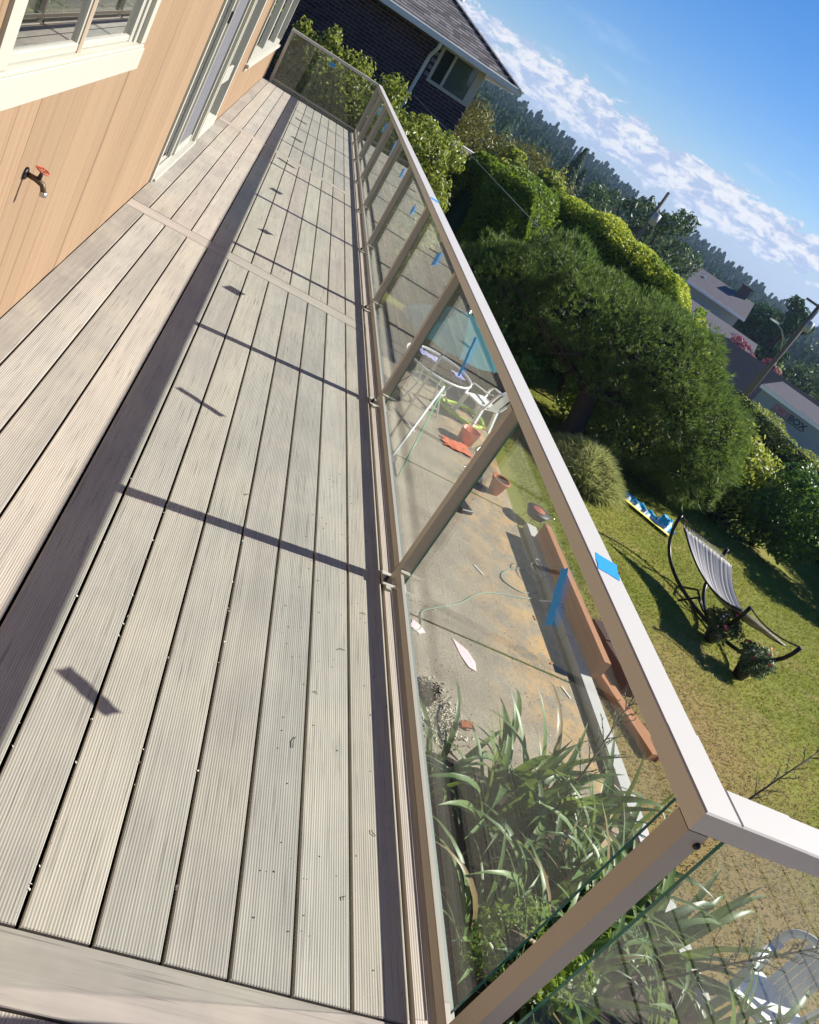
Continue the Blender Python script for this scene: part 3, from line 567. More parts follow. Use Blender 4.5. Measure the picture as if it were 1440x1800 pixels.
# side light next to the door
s1 = unit('window', (WX, 9.2, 1))
UB(s1, 'frame', 'white_trim', WX - .12, WX + .018, 8.522, 8.60, .0, 2.15, c=.003); UB(s1, 'frame', 'vinyl_frame', WX - .10, WX - .02, 8.602, 8.68, .10, 2.15); UB(s1, 'frame', 'white_trim', WX - .12, WX + .014, 8.602, 9.80, .0, .10, c=.003)
UB(s1, 'frame', 'vinyl_frame', WX - .10, WX - .02, 8.68, 9.70, .47, .62, c=.003); UB(s1, 'frame', 'white_trim', WX - .12, WX + .006, 9.73, 9.858, .10, 2.15, c=.003); UB(s1, 'pane', 'window_glass', WX - .035, WX - .031, 8.68, 9.73, .10, .47); UB(s1, 'pane', 'window_glass', WX - .035, WX - .031, 8.68, 9.73, .62, 2.15)
UB(s1, 'curtain', 'wall_beige', WX - .5, WX - .46, 8.6, 9.8, .1, .62)
# far three light window
f1 = unit('window', (WX, 13.6, 1.2))
UB(f1, 'sill', 'white_trim', WX - .10, WX + .045, 10.80, 16.50, .545, .585, c=.003); UB(f1, 'sill', 'vinyl_frame', WX - .10, WX + .010, 10.93, 16.40, .5855, .66, c=.003); UB(f1, 'sill', 'white_trim', WX - .001, WX + .018, 10.80, 16.50, .50, .544)
for (a, b, mt, pr_) in ((10.82, 10.93, 'white_trim', .020), (12.78, 13.02, 'vinyl_frame', .0), (14.83, 15.05, 'vinyl_frame', .0), (16.38, 16.48, 'white_trim', .020)): UB(f1, 'frame', mt, WX - .10, WX + pr_, a, b, .6605, 2.2, c=.003)
for (a, b) in ((10.93, 12.78), (13.02, 14.83), (15.05, 16.38)):
    UB(f1, 'pane', 'window_glass', WX - .040, WX - .036, a, b, .6605, 2.2)
UB(f1, 'interior_rail', 'vinyl_frame', WX - .20, WX - .17, 10.93, 14.83, 1.22, 1.29)
HB('corner_board', 'cedar_siding', house, WX - .12, WX + .004, 16.552, 16.60, .0, 3.0)
# faucet
fc = Vector((WX, 2.99, .705)); fau = tag(empty('garden_tap', fc), 'old brass garden tap with red wheel handle on the cedar wall', 'tap')
fau.scale = (.7, .7, .7); MB().lathe([(.001, 0), (.030, 0), (.032, .004), (.026, .010), (.012, .012)], n=16).build('flange', M['dark_metal'], fau).rotation_euler = (0, R_(90), 0)
MB().tube([(.005, 0, 0), (.05, 0, -.002), (.085, 0, -.012), (.10, 0, -.045)], [.013, .014, .015, .012], 10).build('spout', M['bronze'], fau)
MB().tube([(.099, 0, -.04), (.101, 0, -.062)], .0165, 12).build('nozzle', M['steel'], fau)
MB().tube([(.062, 0, .0), (.066, 0, .045)], [.012, .007], 10).build('stem', M['dark_metal'], fau)
mb = MB(); mb.tube([(.067 + .030 * math.cos(t) * .96, .030 * math.sin(t), .050 + .030 * math.cos(t) * -.2) for t in np.linspace(0, 2 * math.pi, 25)], .0045, 6)
for t in (0, math.pi / 2, math.pi, 3 * math.pi / 2): mb.tube([(.067, 0, .05), (.067 + .029 * math.cos(t), .029 * math.sin(t), .05 - .006 * math.cos(t))], .0035, 5)
mb.build('wheel_handle', M['red_iron'], fau)

# ------------------------------------------------------------------ neighbour's brick house
NY = 20.73; NX = 2.43
nh = tag(empty('brick_house', (NX, NY, G)), 'dark brick neighbouring house with grey shingle hip roof and white corner window', 'house'); no = Vector(nh.location)
def NB(name, mat, parent, *b, c=0., par=None): o = B(name, M[mat], parent, *b, c=c); o.location = Vector(o.location) - no; return o
NB('wall', 'mortar', nh, -9, NX - .012, NY + .012, NY + 9, G, 2.18)
win = (1.36, 2.44, 1.36, 2.08)
BL, BH, JT = .205, .062, .011
rows = int((2.15 - G) / (BH + JT)); bricks = []
for r in range(rows):
    z = G + r * (BH + JT); x = NX - (BL + JT) * (.5 if r % 2 else 0) 
    if r % 2: bricks.append((NX - BL / 2 / 1, z, .5))
    while x > -9:
        x0 = x - BL
        if not (x > win[0] and z + BH > win[2] and z < win[3]) and not x > NX + .001: bricks.append((x0, z, 1.))
        x -= BL + JT
def vis(b):  # the part of the wall the shrub leaves open, nearest the corner
    return b[0] > -1.2 and b[1] > .62 and b[2] == 1.
near = sorted([b for b in bricks if vis(b)], key=lambda b: -b[0] - b[1] * .3)[:300]; ns = set(near)
bm_ = MB().box(0, BL, 0, .05, 0, BH).build('brick', M['brick_dark'], nh); bdat = bm_.data; bpy.data.objects.remove(bm_)
for (x, z, s) in near:
    o = link(bpy.data.objects.new('brick', bdat), nh); o.location = Vector((x, NY - random.uniform(.000, .004), z)) - no
V = []; F = []
for (x, z, s) in bricks:
    if (x, z, s) in ns: continue
    w = BL * s; y0 = NY - random.uniform(0, .004); b = len(V)
    V += [(x, y0, z), (x + w, y0, z), (x + w, y0, z + BH), (x, y0, z + BH), (x, NY + .012, z), (x + w, NY + .012, z), (x + w, NY + .012, z + BH), (x, NY + .012, z + BH)]
    F += [tuple(b + i for i in f) for f in ((0, 1, 2, 3), (3, 2, 6, 7), (0, 4, 5, 1), (1, 5, 6, 2), (0, 3, 7, 4))]
F = [tuple(f) for f in F]
o = stuff(np_mesh('brick_courses', np.array(V) - np.array(no), F, M['brick_dark'], nh))
# window
NB('window_frame', 'white_trim', nh, 1.34, 2.44, NY - .045, NY + .03, 1.32, 1.39, c=.004); NB('window_frame', 'white_trim', nh, 1.34, 1.41, NY - .04, NY + .03, 1.3905, 2.06, c=.004)
NB('window_frame', 'white_trim', nh, 1.66, 1.72, NY - .04, NY + .03, 1.3905, 2.06, c=.004); NB('window_frame', 'white_trim', nh, 2.26, 2.445, NY - .045, NY + .03, 1.3905, 2.06, c=.004); NB('window_frame', 'white_trim', nh, 1.34, 2.44, NY - .04, NY + .03, 2.0605, 2.14, c=.004)
NB('window_pane', 'far_glass', nh, 1.41, 1.66, NY - .02, NY - .015, 1.39, 2.06); NB('window_pane', 'far_glass', nh, 1.72, 2.26, NY - .02, NY - .015, 1.39, 2.06)
bl = MB()
for k in range(26): z = 1.40 + k * .0255; bl.box(1.73, 2.25, NY - .004, NY + .008, z, z + .016)
o = bl.build('blind', M['wall_sage'], nh); o.location = -no
NB('window_backing', 'black_plastic', nh, 1.40, 1.67, NY + .004, NY + .010, 1.38, 2.07)
# roof: eave, gutter, hip
EX, EY, EZ = 3.12, NY - .55, 2.20; sl_ = .42
NB('soffit', 'soffit', nh, -9, EX - .03, EY + .02, NY + 8, 2.165, 2.185)
NB('gutter', 'gutter', nh, -9, EX, EY - .10, EY - .002, 2.085, 2.215, c=.012)
NB('gutter', 'gutter', nh, EX + .002, EX + .10, EY - .10, NY + 8, 2.085, 2.215, c=.012)
mb = MB()   # shingle courses, staggered tabs, stepping up the slope
lenx = 12; nrow = 46; exp = .125
for r in range(nrow):
    y0 = EY - .03 + r * exp; y1 = y0 + exp * 1.25; z0 = EZ + (y0 - EY) * sl_; xr = EX + .03 - (y0 - EY)
    x = xr
    k = 0
    while x > -8:
        w = random.uniform(.14, .30); x0 = x - w
        if x0 < -8: break
        h = .012 + random.uniform(0, .006); z1 = z0 + (y1 - y0) * sl_
        mb.add([(x0 + .004, y0, z0), (x, y0, z0), (x, y1, z1), (x0 + .004, y1, z1), (x0 + .004, y0, z0 + h), (x, y0, z0 + h), (x, y1, z1 + .002), (x0 + .004, y1, z1 + .002)], [(0, 1, 5, 4), (4, 5, 6, 7), (1, 2, 6, 5), (0, 4, 7, 3)])
        x = x0; k += 1
o = stuff(mb.build('shingle_courses', M['shingle'], nh)); o.location = -no
mb = MB(); T = nrow * exp
mb.add([(-9, EY, EZ - .004), (EX, EY, EZ - .004), (EX - T, EY + T, EZ + T * sl_ - .004), (-9, EY + T, EZ + T * sl_ - .004), (EX, EY + 2 * T, EZ - .004), (EX, EY, EZ - .02), (-9, EY + 2 * T, EZ - .004)], [(0, 1, 2, 3), (1, 4, 2), (3, 2, 4, 6)])
o = mb.build('roof_deck', M['roof_far'], nh); o.location = -no
for k in range(34):      # hip cap shingles
    t = k * .17; c = Vector((EX + .02 - t, EY - .02 + t, EZ + .012 + t * sl_)); d = Vector((-1, 1, sl_)).normalized(); sd = Vector((1, 1, 0)).normalized(); up = d.cross(sd); up = up if up.z > 0 else -up
    o = MB().obox(c + up * .012, (d, sd, up), (.115, .075, .008)).build('ridge_shingle', M['shingle'], nh); o.location = -no
# downspout, vent pipe, lead flashing
o = MB().tube([(1.20, EY - .02, 2.09), (1.20, EY + .06, 1.98), (1.17, NY - .06, 1.78), (1.16, NY - .05, 1.6), (1.12, NY - .05, 0.2), (1.12, NY - .05, G + .1)], .042, 8).build('downspout', M['gutter'], nh); o.location = -no
vb = Vector((1.36, 22.35, EZ + (22.35 - EY) * sl_)); o = MB().lathe([(.09, -.02), (.085, .02), (.05, .08), (.04, .12)], n=12).build('pipe_flashing', M['lead'], nh); o.location = vb - no
o = MB().tube([(0, 0, 0), (0, 0, 1.1)], .032, 8).build('service_mast', M['vent_pipe'], nh); o.location = vb - no
o = MB().tube([(-.09, 0, .72), (.09, 0, .72)], .02, 6).tube([(-.05, 0, .60), (-.07, .05, .66)], .022, 6).build('mast_insulator', M['dark_metal'], nh); o.location = vb - no
# low garden wall cap behind the hedge, right of the brick house
gw = tag(empty('garden_wall', (4.2, 23.6, G)), 'low white capped wall just right of the brick house corner', 'wall')
MB().box(-1.6, 1.4, -.1, .1, 0, 3.0).build('wall_body', M['wall_cream'], gw); MB().box(-1.65, 1.45, -.14, .14, 3.001, 3.06).build('wall_cap', M['fascia_white'], gw); gw.rotation_euler = (0, 0, R_(-20))

# ------------------------------------------------------------------ shrubs, hedges and trees
def shrub(name, label, cat, base, lobes, n, size, mat, asp=.5, jit=.8, group=None, stems=5, thick=.5, bark='bark', sr=1.):
    t = tag(empty(name, base), label, cat, group); b = Vector(base); mb = MB()
    for i in range(stems):
        l = lobes[(i * 3) % len(lobes)]; p = Vector(l[:3]); mb.tube([(0, 0, 0), (p - b) * .5 + Vector((0, 0, .1)), p - b], [.04 * sr, .025 * sr, .008 * sr], 6)
    mb.build('stem', M[bark], t)
    P, N = lobe_points(lobes, n, thick); leaves('foliage', P - np.array(base), N, size, M[mat], t, asp, jit, .25); return t
# tall leafy shrub behind the end rail
L = lobes_in((.1, 17.9, .15), (1.25, .55, .8), 13, .42, 0, 1) + lobes_in((1.4, 17.4, -.2), (1.0, .6, 1.0), 14, .44, 0, 2) + lobes_in((-.7, 18, -.6), (.7, .5, .9), 6, .40, 0, 3) + [(-1.05, 18.1, .55, .35, .2, .45), (-.45, 18.0, .60, .42, .25, .5), (-1.35, 18.1, .80, .20, .18, .34), (-1.30, 18.1, .25, .28, .25, .4), (-.80, 18.0, .95, .22, .2, .36), (-.15, 18, .80, .35, .3, .36), (.6, 17.9, .85, .35, .3, .36), (2.1, 16.95, -.35, .34, .34, .5), (2.3, 16.7, -1.0, .36, .4, .6), (1.75, 17.0, .25, .34, .3, .4)]
shrub('leafy_shrub', 'tall yellow green leafy shrub growing up behind the far end railing', 'shrub', (.4, 17.9, G), L, 42000, .085, 'leaf_pear', .55, .75, stems=12, thick=.8, bark='bark_pale')
L = lobes_in((1.95, 15.9, -1.2), (.6, 1.0, .75), 11, .38, 0, 5)
shrub('leafy_shrub', 'lower leafy shrub outside the railing in front of the dark tall hedge', 'shrub', (1.9, 16, G), L, 12000, .08, 'leaf_pear', .55, .75, stems=6, thick=.7)

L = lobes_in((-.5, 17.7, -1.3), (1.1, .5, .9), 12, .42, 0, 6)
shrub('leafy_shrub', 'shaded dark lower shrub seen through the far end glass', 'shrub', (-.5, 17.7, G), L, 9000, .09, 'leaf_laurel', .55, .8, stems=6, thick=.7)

hd = np.array([.787, -.617, 0]); hn = np.array([-.617, -.787, 0])   # hedge direction, front normal (towards the garden)
def hedge(name, label, cat, p0, length, top, depth, n, size, mat, topmat=None, topfrac=.4, base=G, bulge=.25, d=hd, nrm=hn, group=None, endround=.6, blade=False, seed=0, topn=None):
    g = np.random.default_rng(seed); p0 = np.array([p0[0], p0[1], 0.]); t = tag(empty(name, (p0[0], p0[1], base)), label, cat, group); bs = np.array([p0[0], p0[1], base])
    H = top - base
    def surf(s, h): return bulge * (np.sin(s * 2.3 + seed) * .6 + np.sin(s * 5.1 + 1.3) * .35 + np.sin(s * 1.1 + h * 2) * .4) * np.clip(1.3 - h / H * .6, 0, 1)
    # inner twig mass as a solid dark core, added to block light
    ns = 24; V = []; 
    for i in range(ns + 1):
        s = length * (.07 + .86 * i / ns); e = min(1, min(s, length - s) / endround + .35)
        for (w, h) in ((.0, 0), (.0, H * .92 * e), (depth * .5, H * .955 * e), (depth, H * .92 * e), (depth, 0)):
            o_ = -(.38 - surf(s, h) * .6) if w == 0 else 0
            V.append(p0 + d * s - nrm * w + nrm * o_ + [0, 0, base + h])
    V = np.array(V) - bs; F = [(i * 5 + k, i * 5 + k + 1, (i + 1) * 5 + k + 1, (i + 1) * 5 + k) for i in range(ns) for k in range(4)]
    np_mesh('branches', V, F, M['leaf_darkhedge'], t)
    # front and end faces
    nf = int(n * (1 - topfrac)); s = g.uniform(0, length, nf); h = g.uniform(0, 1, nf) ** .8 * H; e = np.clip(np.minimum(s, length - s) / endround, 0, 1); hm = H * (1 - .28 * (1 - e) ** 2); h = np.minimum(h, hm)
    P = p0 + d * s[:, None] + nrm * (surf(s, h) - g.uniform(0, .22, nf))[:, None] + np.array([0, 0, base]) + np.outer(h, [0, 0, 1]); N = np.tile(nrm + [0, 0, .25], (nf, 1))
    ends = g.random(nf) < .2; 
    P[ends] = (p0 + d * np.where(g.random(ends.sum()) < .5, 0, length)[:, None] - nrm * g.uniform(0, depth, ends.sum())[:, None] + np.array([0, 0, base]) + np.outer(h[ends] * .9, [0, 0, 1]))
    nt_ = n - nf; s = g.uniform(0, length, nt_); w = g.uniform(-.15, depth + .1, nt_); e = np.clip(np.minimum(s, length - s) / endround, 0, 1)
    z = base + H * (1 - .28 * (1 - e) ** 2) + .10 * np.sin(s * 2.1 + seed) + .06 * np.sin(s * 5.7) - .35 * (np.clip(np.abs(w / depth - .5) * 2, 0, 1.4) ** 3) * .4 + g.uniform(-.12, .05, nt_)
    P2 = p0 + d * s[:, None] - nrm * w[:, None]; P2[:, 2] = z; N2 = np.tile([0, 0, 1.], (nt_, 1)) + nrm * .4
    if blade:
        blades('foliage', P - bs, N + [0, 0, .9], size, size * .10, M[mat], t, .1, 3, .45); blades('top_foliage', P2 - bs, N2, size, size * .10, M[topmat or mat], t, .1, 3, .6)
    else:
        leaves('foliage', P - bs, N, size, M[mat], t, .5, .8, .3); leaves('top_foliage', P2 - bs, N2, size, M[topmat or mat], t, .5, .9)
    return t
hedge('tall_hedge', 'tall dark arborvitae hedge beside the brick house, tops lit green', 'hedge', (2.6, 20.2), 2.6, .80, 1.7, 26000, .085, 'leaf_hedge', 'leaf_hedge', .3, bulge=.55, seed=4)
hedge('lime_hedge', 'long sunlit lime green hedge running behind the round pine', 'hedge', (4.3, 21.1), 5.4, .98, 1.5, 30000, .085, 'leaf_hedge', 'leaf_lime', .45, bulge=.30, seed=9, endround=1.4)  # sunlit top put into the colour by a lighter leaf material
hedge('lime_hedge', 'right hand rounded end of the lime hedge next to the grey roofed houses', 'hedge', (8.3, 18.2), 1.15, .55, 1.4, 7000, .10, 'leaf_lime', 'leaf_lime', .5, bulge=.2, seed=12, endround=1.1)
hedge('clipped_hedge', 'clipped hedge with dark shaded side and yellow green top below the sign wall', 'hedge', (13.9, 23.6), 11.0, -1.02, .9, 30000, .065, 'leaf_darkhedge', 'leaf_goldtip', .22, bulge=.03, d=np.array([.02, -1, 0]), nrm=np.array([-1, -.02, 0]), seed=3)  # shaded side and sunlit top put into the leaf colours
# rusty green conifer behind the tall hedge, right of the brick house
for (lab, base, lobes, n_, mat_, sz) in (('large rusty green conifer bush just right of the brick house', (4.6, 28.5, -3.2), lobes_in((4.7, 28.6, .6), (1.5, 1.2, 1.3), 12, .75, 0, 21) + [(4.3, 28.5, -1.5, 1.6, 1.4, 2.0)], 9000, 'leaf_rust', .16),
                                   ('second rusty conifer bush sloping down behind the lime hedge', (6.4, 28.0, -3.2), lobes_in((6.5, 28.2, .15), (1.1, 1.0, 1.0), 8, .6, 0, 22) + [(6.3, 28.2, -1.6, 1.3, 1.3, 1.6)], 6000, 'leaf_rust', .15),
                                   ('small pointed yellow green conifer poking above the lime hedge', (7.1, 27.3, -3.2), [(7.05, 27.3, .95, .16, .16, .45), (7.1, 27.3, .4, .40, .4, .6), (7.15, 27.3, -.4, .62, .6, .9), (7.15, 27.3, -1.8, .9, .9, 1.4)], 3500, 'leaf_goldtip', .12)):
    shrub('conifer_bush', lab, 'conifer', base, lobes, n_, sz, mat_, .3, .7, stems=4, thick=.5)
# ivy leaves on the hedge top near the house
L = lobes_in((4.6, 21.4, .75), (1.5, .5, .3), 8, .32, R_(-30), 31)
shrub('ivy_tangle', 'broad leaved pale ivy tangle on top of the hedge by the house corner', 'ivy', (4.6, 21.4, G), L, 5000, .12, 'leaf_pear', .7, .8, stems=5)

# the big round pine with its leaning trunk
pb = (6.15, 14.35, G); t = tag(empty('pine_tree', pb), 'large round topped dark pine on a leaning trunk in the middle of the garden', 'tree'); b = Vector(pb)
tr = [(6.15, 14.35, G - .1), (6.15, 14.33, -2.1), (6.1, 14.5, -1.55), (6.05, 14.7, -1.0), (5.9, 14.9, -.55)]
o = MB().tube(tr, [.26, .21, .18, .15, .10], 14).build('trunk', M['bark'], t); o.location = -b
g = np.random.default_rng(5)
for i in range(13):
    p = Vector(tr[random.choice((2, 3, 3, 4))]); an = i * 2.4; e_ = Vector((6.1 + 2.6 * math.cos(an), 15.4 + 1.4 * math.sin(an) - .27 * 2.2 * math.cos(an), -1.0 + .35 * math.sin(i * 1.7)))
    o = MB().tube([p, p.lerp(e_, .5) + Vector((0, 0, .12)), e_], [.075, .045, .015], 7).build('limb', M['bark'], t); o.location = -b
rot = R_(-24)
L = [(3.6, 14.1, -.55, 1.25, 1.2, .68, rot), (4.8, 13.7, -.12, 1.5, 1.4, .85, rot), (6.0, 13.2, -.15, 1.5, 1.4, .92, rot), (7.0, 12.7, -.72, 1.15, 1.2, .95, rot), (6.3, 12.6, -1.0, 1.1, 1.0, .75, rot), (2.95, 14.5, -.75, .8, .8, .42, rot), (7.35, 12.4, -1.15, .8, .8, .75, rot)] + lobes_in((5.2, 13.5, -.30), (2.5, 1.3, .95), 26, .50, rot, 41) + lobes_in((6.6, 12.6, -.85), (1.2, 1.0, .8), 12, .42, rot, 43)
L = [tuple(CAM + (np.array(l[:3]) - CAM) * 1.16 - [0, 0, .12]) + tuple(np.array(l[3:6]) * 1.13) + (l[6],) for l in L]
P, N = lobe_points(L, 27000, .16)
keep = ~((P[:, 2] < -1.4) & (P[:, 0] < 6.3)); P, N = P[keep], N[keep]; P = P + rvec(len(P)) * .05
blades('crown', P - np.array(pb), N * .9 + [0, 0, .5], .135, .0055, M['leaf_pine'], t, .05, 9, .65)
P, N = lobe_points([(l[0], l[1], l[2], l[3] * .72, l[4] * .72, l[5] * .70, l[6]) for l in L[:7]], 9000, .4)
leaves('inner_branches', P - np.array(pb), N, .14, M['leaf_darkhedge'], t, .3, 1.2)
# dark leafy shrubs under and behind the pine
for (lab, c, r, n_, mat_, sd) in (('dark broad leaved shrub in the shade left of the pine trunk', (4.9, 15.6, -1.6), (1.3, .7, .8), 6500, 'leaf_laurel', 51), ('shaded shrub behind the patio under the left side of the pine', (3.4, 16.2, -1.5), (1.1, .7, .9), 6500, 'leaf_laurel', 52),
                                ('bright green shrub just right of the pine trunk at the lawn edge', (7.2, 15.6, -2.1), (.8, .4, .38), 4000, 'leaf_hedge', 53), ('dark shrub filling the corner behind the pine', (6.8, 17.0, -1.2), (1.6, .7, 1.2), 8000, 'leaf_laurel', 54),
                                ('dark glossy shrub between the pine and the tall laurels', (9.6, 16.2, -1.7), (1.4, .7, .8), 8000, 'leaf_laurel', 55)):
    shrub('garden_shrub', lab, 'shrub', (c[0], c[1], G), lobes_in(c, r, 9, .42, R_(-38), sd), n_, .10, mat_, .5, .8, stems=6, thick=.6)
# laurel hedge on the right, sunlit crest
for (lab, c, r, n_, mat_, sd) in (('yellow tipped laurel bush at the left end of the laurel hedge', (10.05, 15.1, -1.55), (.75, .6, .75), 6000, 'leaf_goldtip', 61), ('tall glossy laurel bush in the middle of the right hand hedge', (11.3, 14.5, -1.55), (1.3, .75, .8), 11000, 'leaf_laurel', 62),
                                ('glossy laurel bush at the right edge of the lawn', (13.0, 13.2, -1.5), (1.4, .8, .85), 11000, 'leaf_laurel', 63), ('low dark laurel mass along the lawn edge', (10.4, 15.0, -2.2), (1.6, .5, .4), 7000, 'leaf_laurel', 64)):
    shrub('laurel_bush', lab, 'bush', (c[0], c[1], G), lobes_in(c, r, 14, .45, R_(-38), sd), n_, .105, mat_, .5, .8, stems=7, thick=.6)

# ornamental grass mound by the rail side of the lawn
a = rng.uniform(0, 2 * np.pi, 5200); r = .62 * rng.random(5200) ** .6
P = np.stack([6.22 + r * np.cos(a), 13.1 + 1.3 * r * np.sin(a), G + .36 * (1 - (r / .7) ** 2) * (1 + .25 * np.sin(a * 5))], 1); D = np.stack([np.cos(a) * r, np.sin(a) * r, np.full(5200, .9)], 1)
t = tag(empty('ornamental_grass', (6.35, 13.1, G)), 'soft moss green mound of fine ornamental grass below the pine trunk', 'grass clump'); blades('grass_leaves', P - np.array([6.35, 13.1, G]), D, .34, .006, M['leaf_moss'], t, .35, 4, .5, .55)
# mown grass blades on the lawn that shows
n = 90000; x = rng.uniform(4.46, 13.2, n); y = rng.uniform(3.0, 17.5, n); keep = (x - 4.4) * .62 + y * .787 < 15.8; keep &= np.hypot(x, y) < 18; x, y = x[keep], y[keep]
dry = ((x < 7.6 + .5 * np.sin(y * 2)) & (y < 9) & (rng.random(len(x)) < .75)) | (rng.random(len(x)) < .12)
for nm, kk, mt in (('grass', ~dry, 'grass_blade'), ('dry_grass', dry, 'grass_dry')):
    P = np.stack([x[kk], y[kk], np.full(kk.sum(), G - .003)], 1); o = stuff(blades(nm, P, np.tile([0, 0, 1.], (len(P), 1)), .055, .004, M[mt], None, .35, 2, .6))
# ------------------------------------------------------------------ sword leaved plants under the deck edge
def sword_mesh(L, w, bend, tw, k):
    n_ = 9; V = []; 
    for i in range(n_ + 1):
        u = i / n_; ww = w * (1 - u ** 3) * min(1, .55 + u * 1.4) + .001; a_ = bend * u * u; xx = L * (math.sin(a_) * .62 * u + .12 * u); zz = L * (u * math.cos(a_ * .75)); s = math.sin(tw * u) * ww; c_ = math.cos(tw * u) * ww
        V += [(xx - s, -c_, zz), (xx + .18 * ww, 0, zz - .15 * ww), (xx + s, c_, zz)]
    F = [(i * 3 + j, i * 3 + j + 1, i * 3 + j + 4, i * 3 + j + 3) for i in range(n_) for j in range(2)]
    me = bpy.data.meshes.new('leaf'); me.from_pydata(V, [], F); me.materials.append(M['sword_leaf']); me.polygons.foreach_set('use_smooth', [True] * len(F)); return me
SW = [sword_mesh(1, random.uniform(.024, .043), random.uniform(.15, 1.35), random.uniform(-.9, .9), k) for k in range(14)]
spots = [(2.55, 4.15, 1.25, 30), (3.05, 4.35, 1.3, 30), (3.45, 4.05, 1.2, 26), (2.75, 3.45, 1.15, 26), (3.35, 3.35, 1.25, 28), (3.85, 3.45, 1.2, 26), (2.25, 3.05, 1.0, 18), (3.0, 2.75, 1.1, 24), (3.65, 2.75, 1.15, 26), (2.5, 2.35, .95, 20), (3.2, 2.15, 1.0, 22), (3.95, 2.2, 1.1, 20), (2.1, 4.35, 1.0, 14), (2.75, 4.65, 1.15, 26), (3.3, 3.75, 1.2, 28), (2.6, 2.9, 1.1, 26), (4.25, 2.75, 1.1, 24), (3.55, 1.75, 1.1, 24)]
sl_lab = ['sword leaved clump nearest the patio crack, dark upright leaves', 'tall sword leaved clump at the front of the bed over the patio', 'sword leaved clump leaning towards the kerb', 'sword leaved clump in the middle of the bed behind the near glass', 'arching sword leaved clump behind the gap in the glass', 'pale striped clump on the lawn side below the corner post', 'small sparse clump beside the deck edge', 'pale arching clump under the corner post', 'dense striped clump left of the white garden chair', 'low clump at the bottom of the picture beside the deck', 'pale clump under the corner post near the bottom edge', 'broad leaved clump right beside the white garden chair', 'small dark clump at the left front of the bed by the gravel', 'dark fan of leaves pointing up over the patio from the front of the bed', 'thick clump crowded in the centre of the bed', 'clump low behind the near glass beside the weeds', 'clump overhanging the lawn just left of the white garden chair', 'clump cut by the bottom edge of the picture']
for (x, y, sc, nl), lab in zip(spots, sl_lab):
    t = tag(empty('sword_leaf_plant', (x, y, G + .06)), lab, 'plant', 'sword leaved plants in the bed below the deck')
    for i in range(nl):
        o = link(bpy.data.objects.new('leaf', random.choice(SW)), t); a_ = random.uniform(0, 6.283); tl = random.uniform(.04, .62); k = sc * random.uniform(.55, .95)
        o.location = (.07 * math.cos(a_), .07 * math.sin(a_), 0); o.rotation_euler = (0, tl, a_); o.scale = (k, k, k)
def stalk(p, tip, nb, lab, sz=.16, grp=None):
    t = tag(empty('seed_stalk', p), lab, 'seed stalk', grp); b = Vector(p); q_ = Vector(tip) - b; mid = q_ * .5 + Vector((.04, .02, .04))
    MB().tube([(0, 0, 0), mid, q_], [.011, .009, .004], 6).build('stem', M['dry_stalk'], t); tw = MB(); pd = MB()
    for i in range(nb):
        u = .45 + .55 * i / nb; s = (mid * (2 * u * (1 - u) * 1.0) + q_ * u * u) if False else (mid.lerp(q_, (u - .5) * 2) if u > .5 else mid * (u * 2)); a_ = i * 2.4; dr = (q_.normalized() * .8 + Vector((math.cos(a_), math.sin(a_), .2)) * .8).normalized(); e_ = s + dr * sz * (1.3 - u)*1.4
        tw.tube([s, s.lerp(e_, .5) + Vector((0, 0, .01)), e_], [.004, .003, .002], 4)
        for j in range(6):
            f = s.lerp(e_, .25 + j * .15); dd = (dr + Vector((random.uniform(-1, 1), random.uniform(-1, 1), .6))).normalized(); pd.tube([f, f + dd * .012, f + dd * .034], [.002, .0052, .001], 4, False)
    stuff(tw.build('twig', M['dry_stalk'], t)); stuff(pd.build('pod', M['pod'], t))
stalk((2.75, 3.9, G + .1), (3.12, 4.62, -1.1), 22, 'bare seed stalk leaning over the patio kerb behind the near glass', .22)
stalk((4.55, 4.6, G), (5.55, 5.1, -.95), 16, 'thin dry seed stalk rising above the top rail in front of the lawn', .16)
stalk((3.35, 3.1, G + .1), (3.75, 2.72, -1.05), 24, 'dark seed stalk crossing the lawn behind the second glass pane', .20)
stalk((3.7, 2.75, G + .1), (4.1, 2.22, -1.05), 26, 'dry seed stalk crossing the back of the white garden chair', .20)
for i, (x, y) in enumerate(((2.2, 2.55), (2.05, 2.85), (2.45, 2.75), (2.75, 2.2))):
    shrub('low_weed', ('small green weed at the bottom corner of the near glass', 'small green weed beside the deck edge', 'bushy little weed below the gap in the glass', 'green weed under the corner post')[i], 'weed', (x, y, G), lobes_in((x, y, -2.0), (.12, .12, .4), 6, .10, 0, 70 + i), 420, .05, 'leaf_hedge', .55, .8, stems=4, sr=.15)

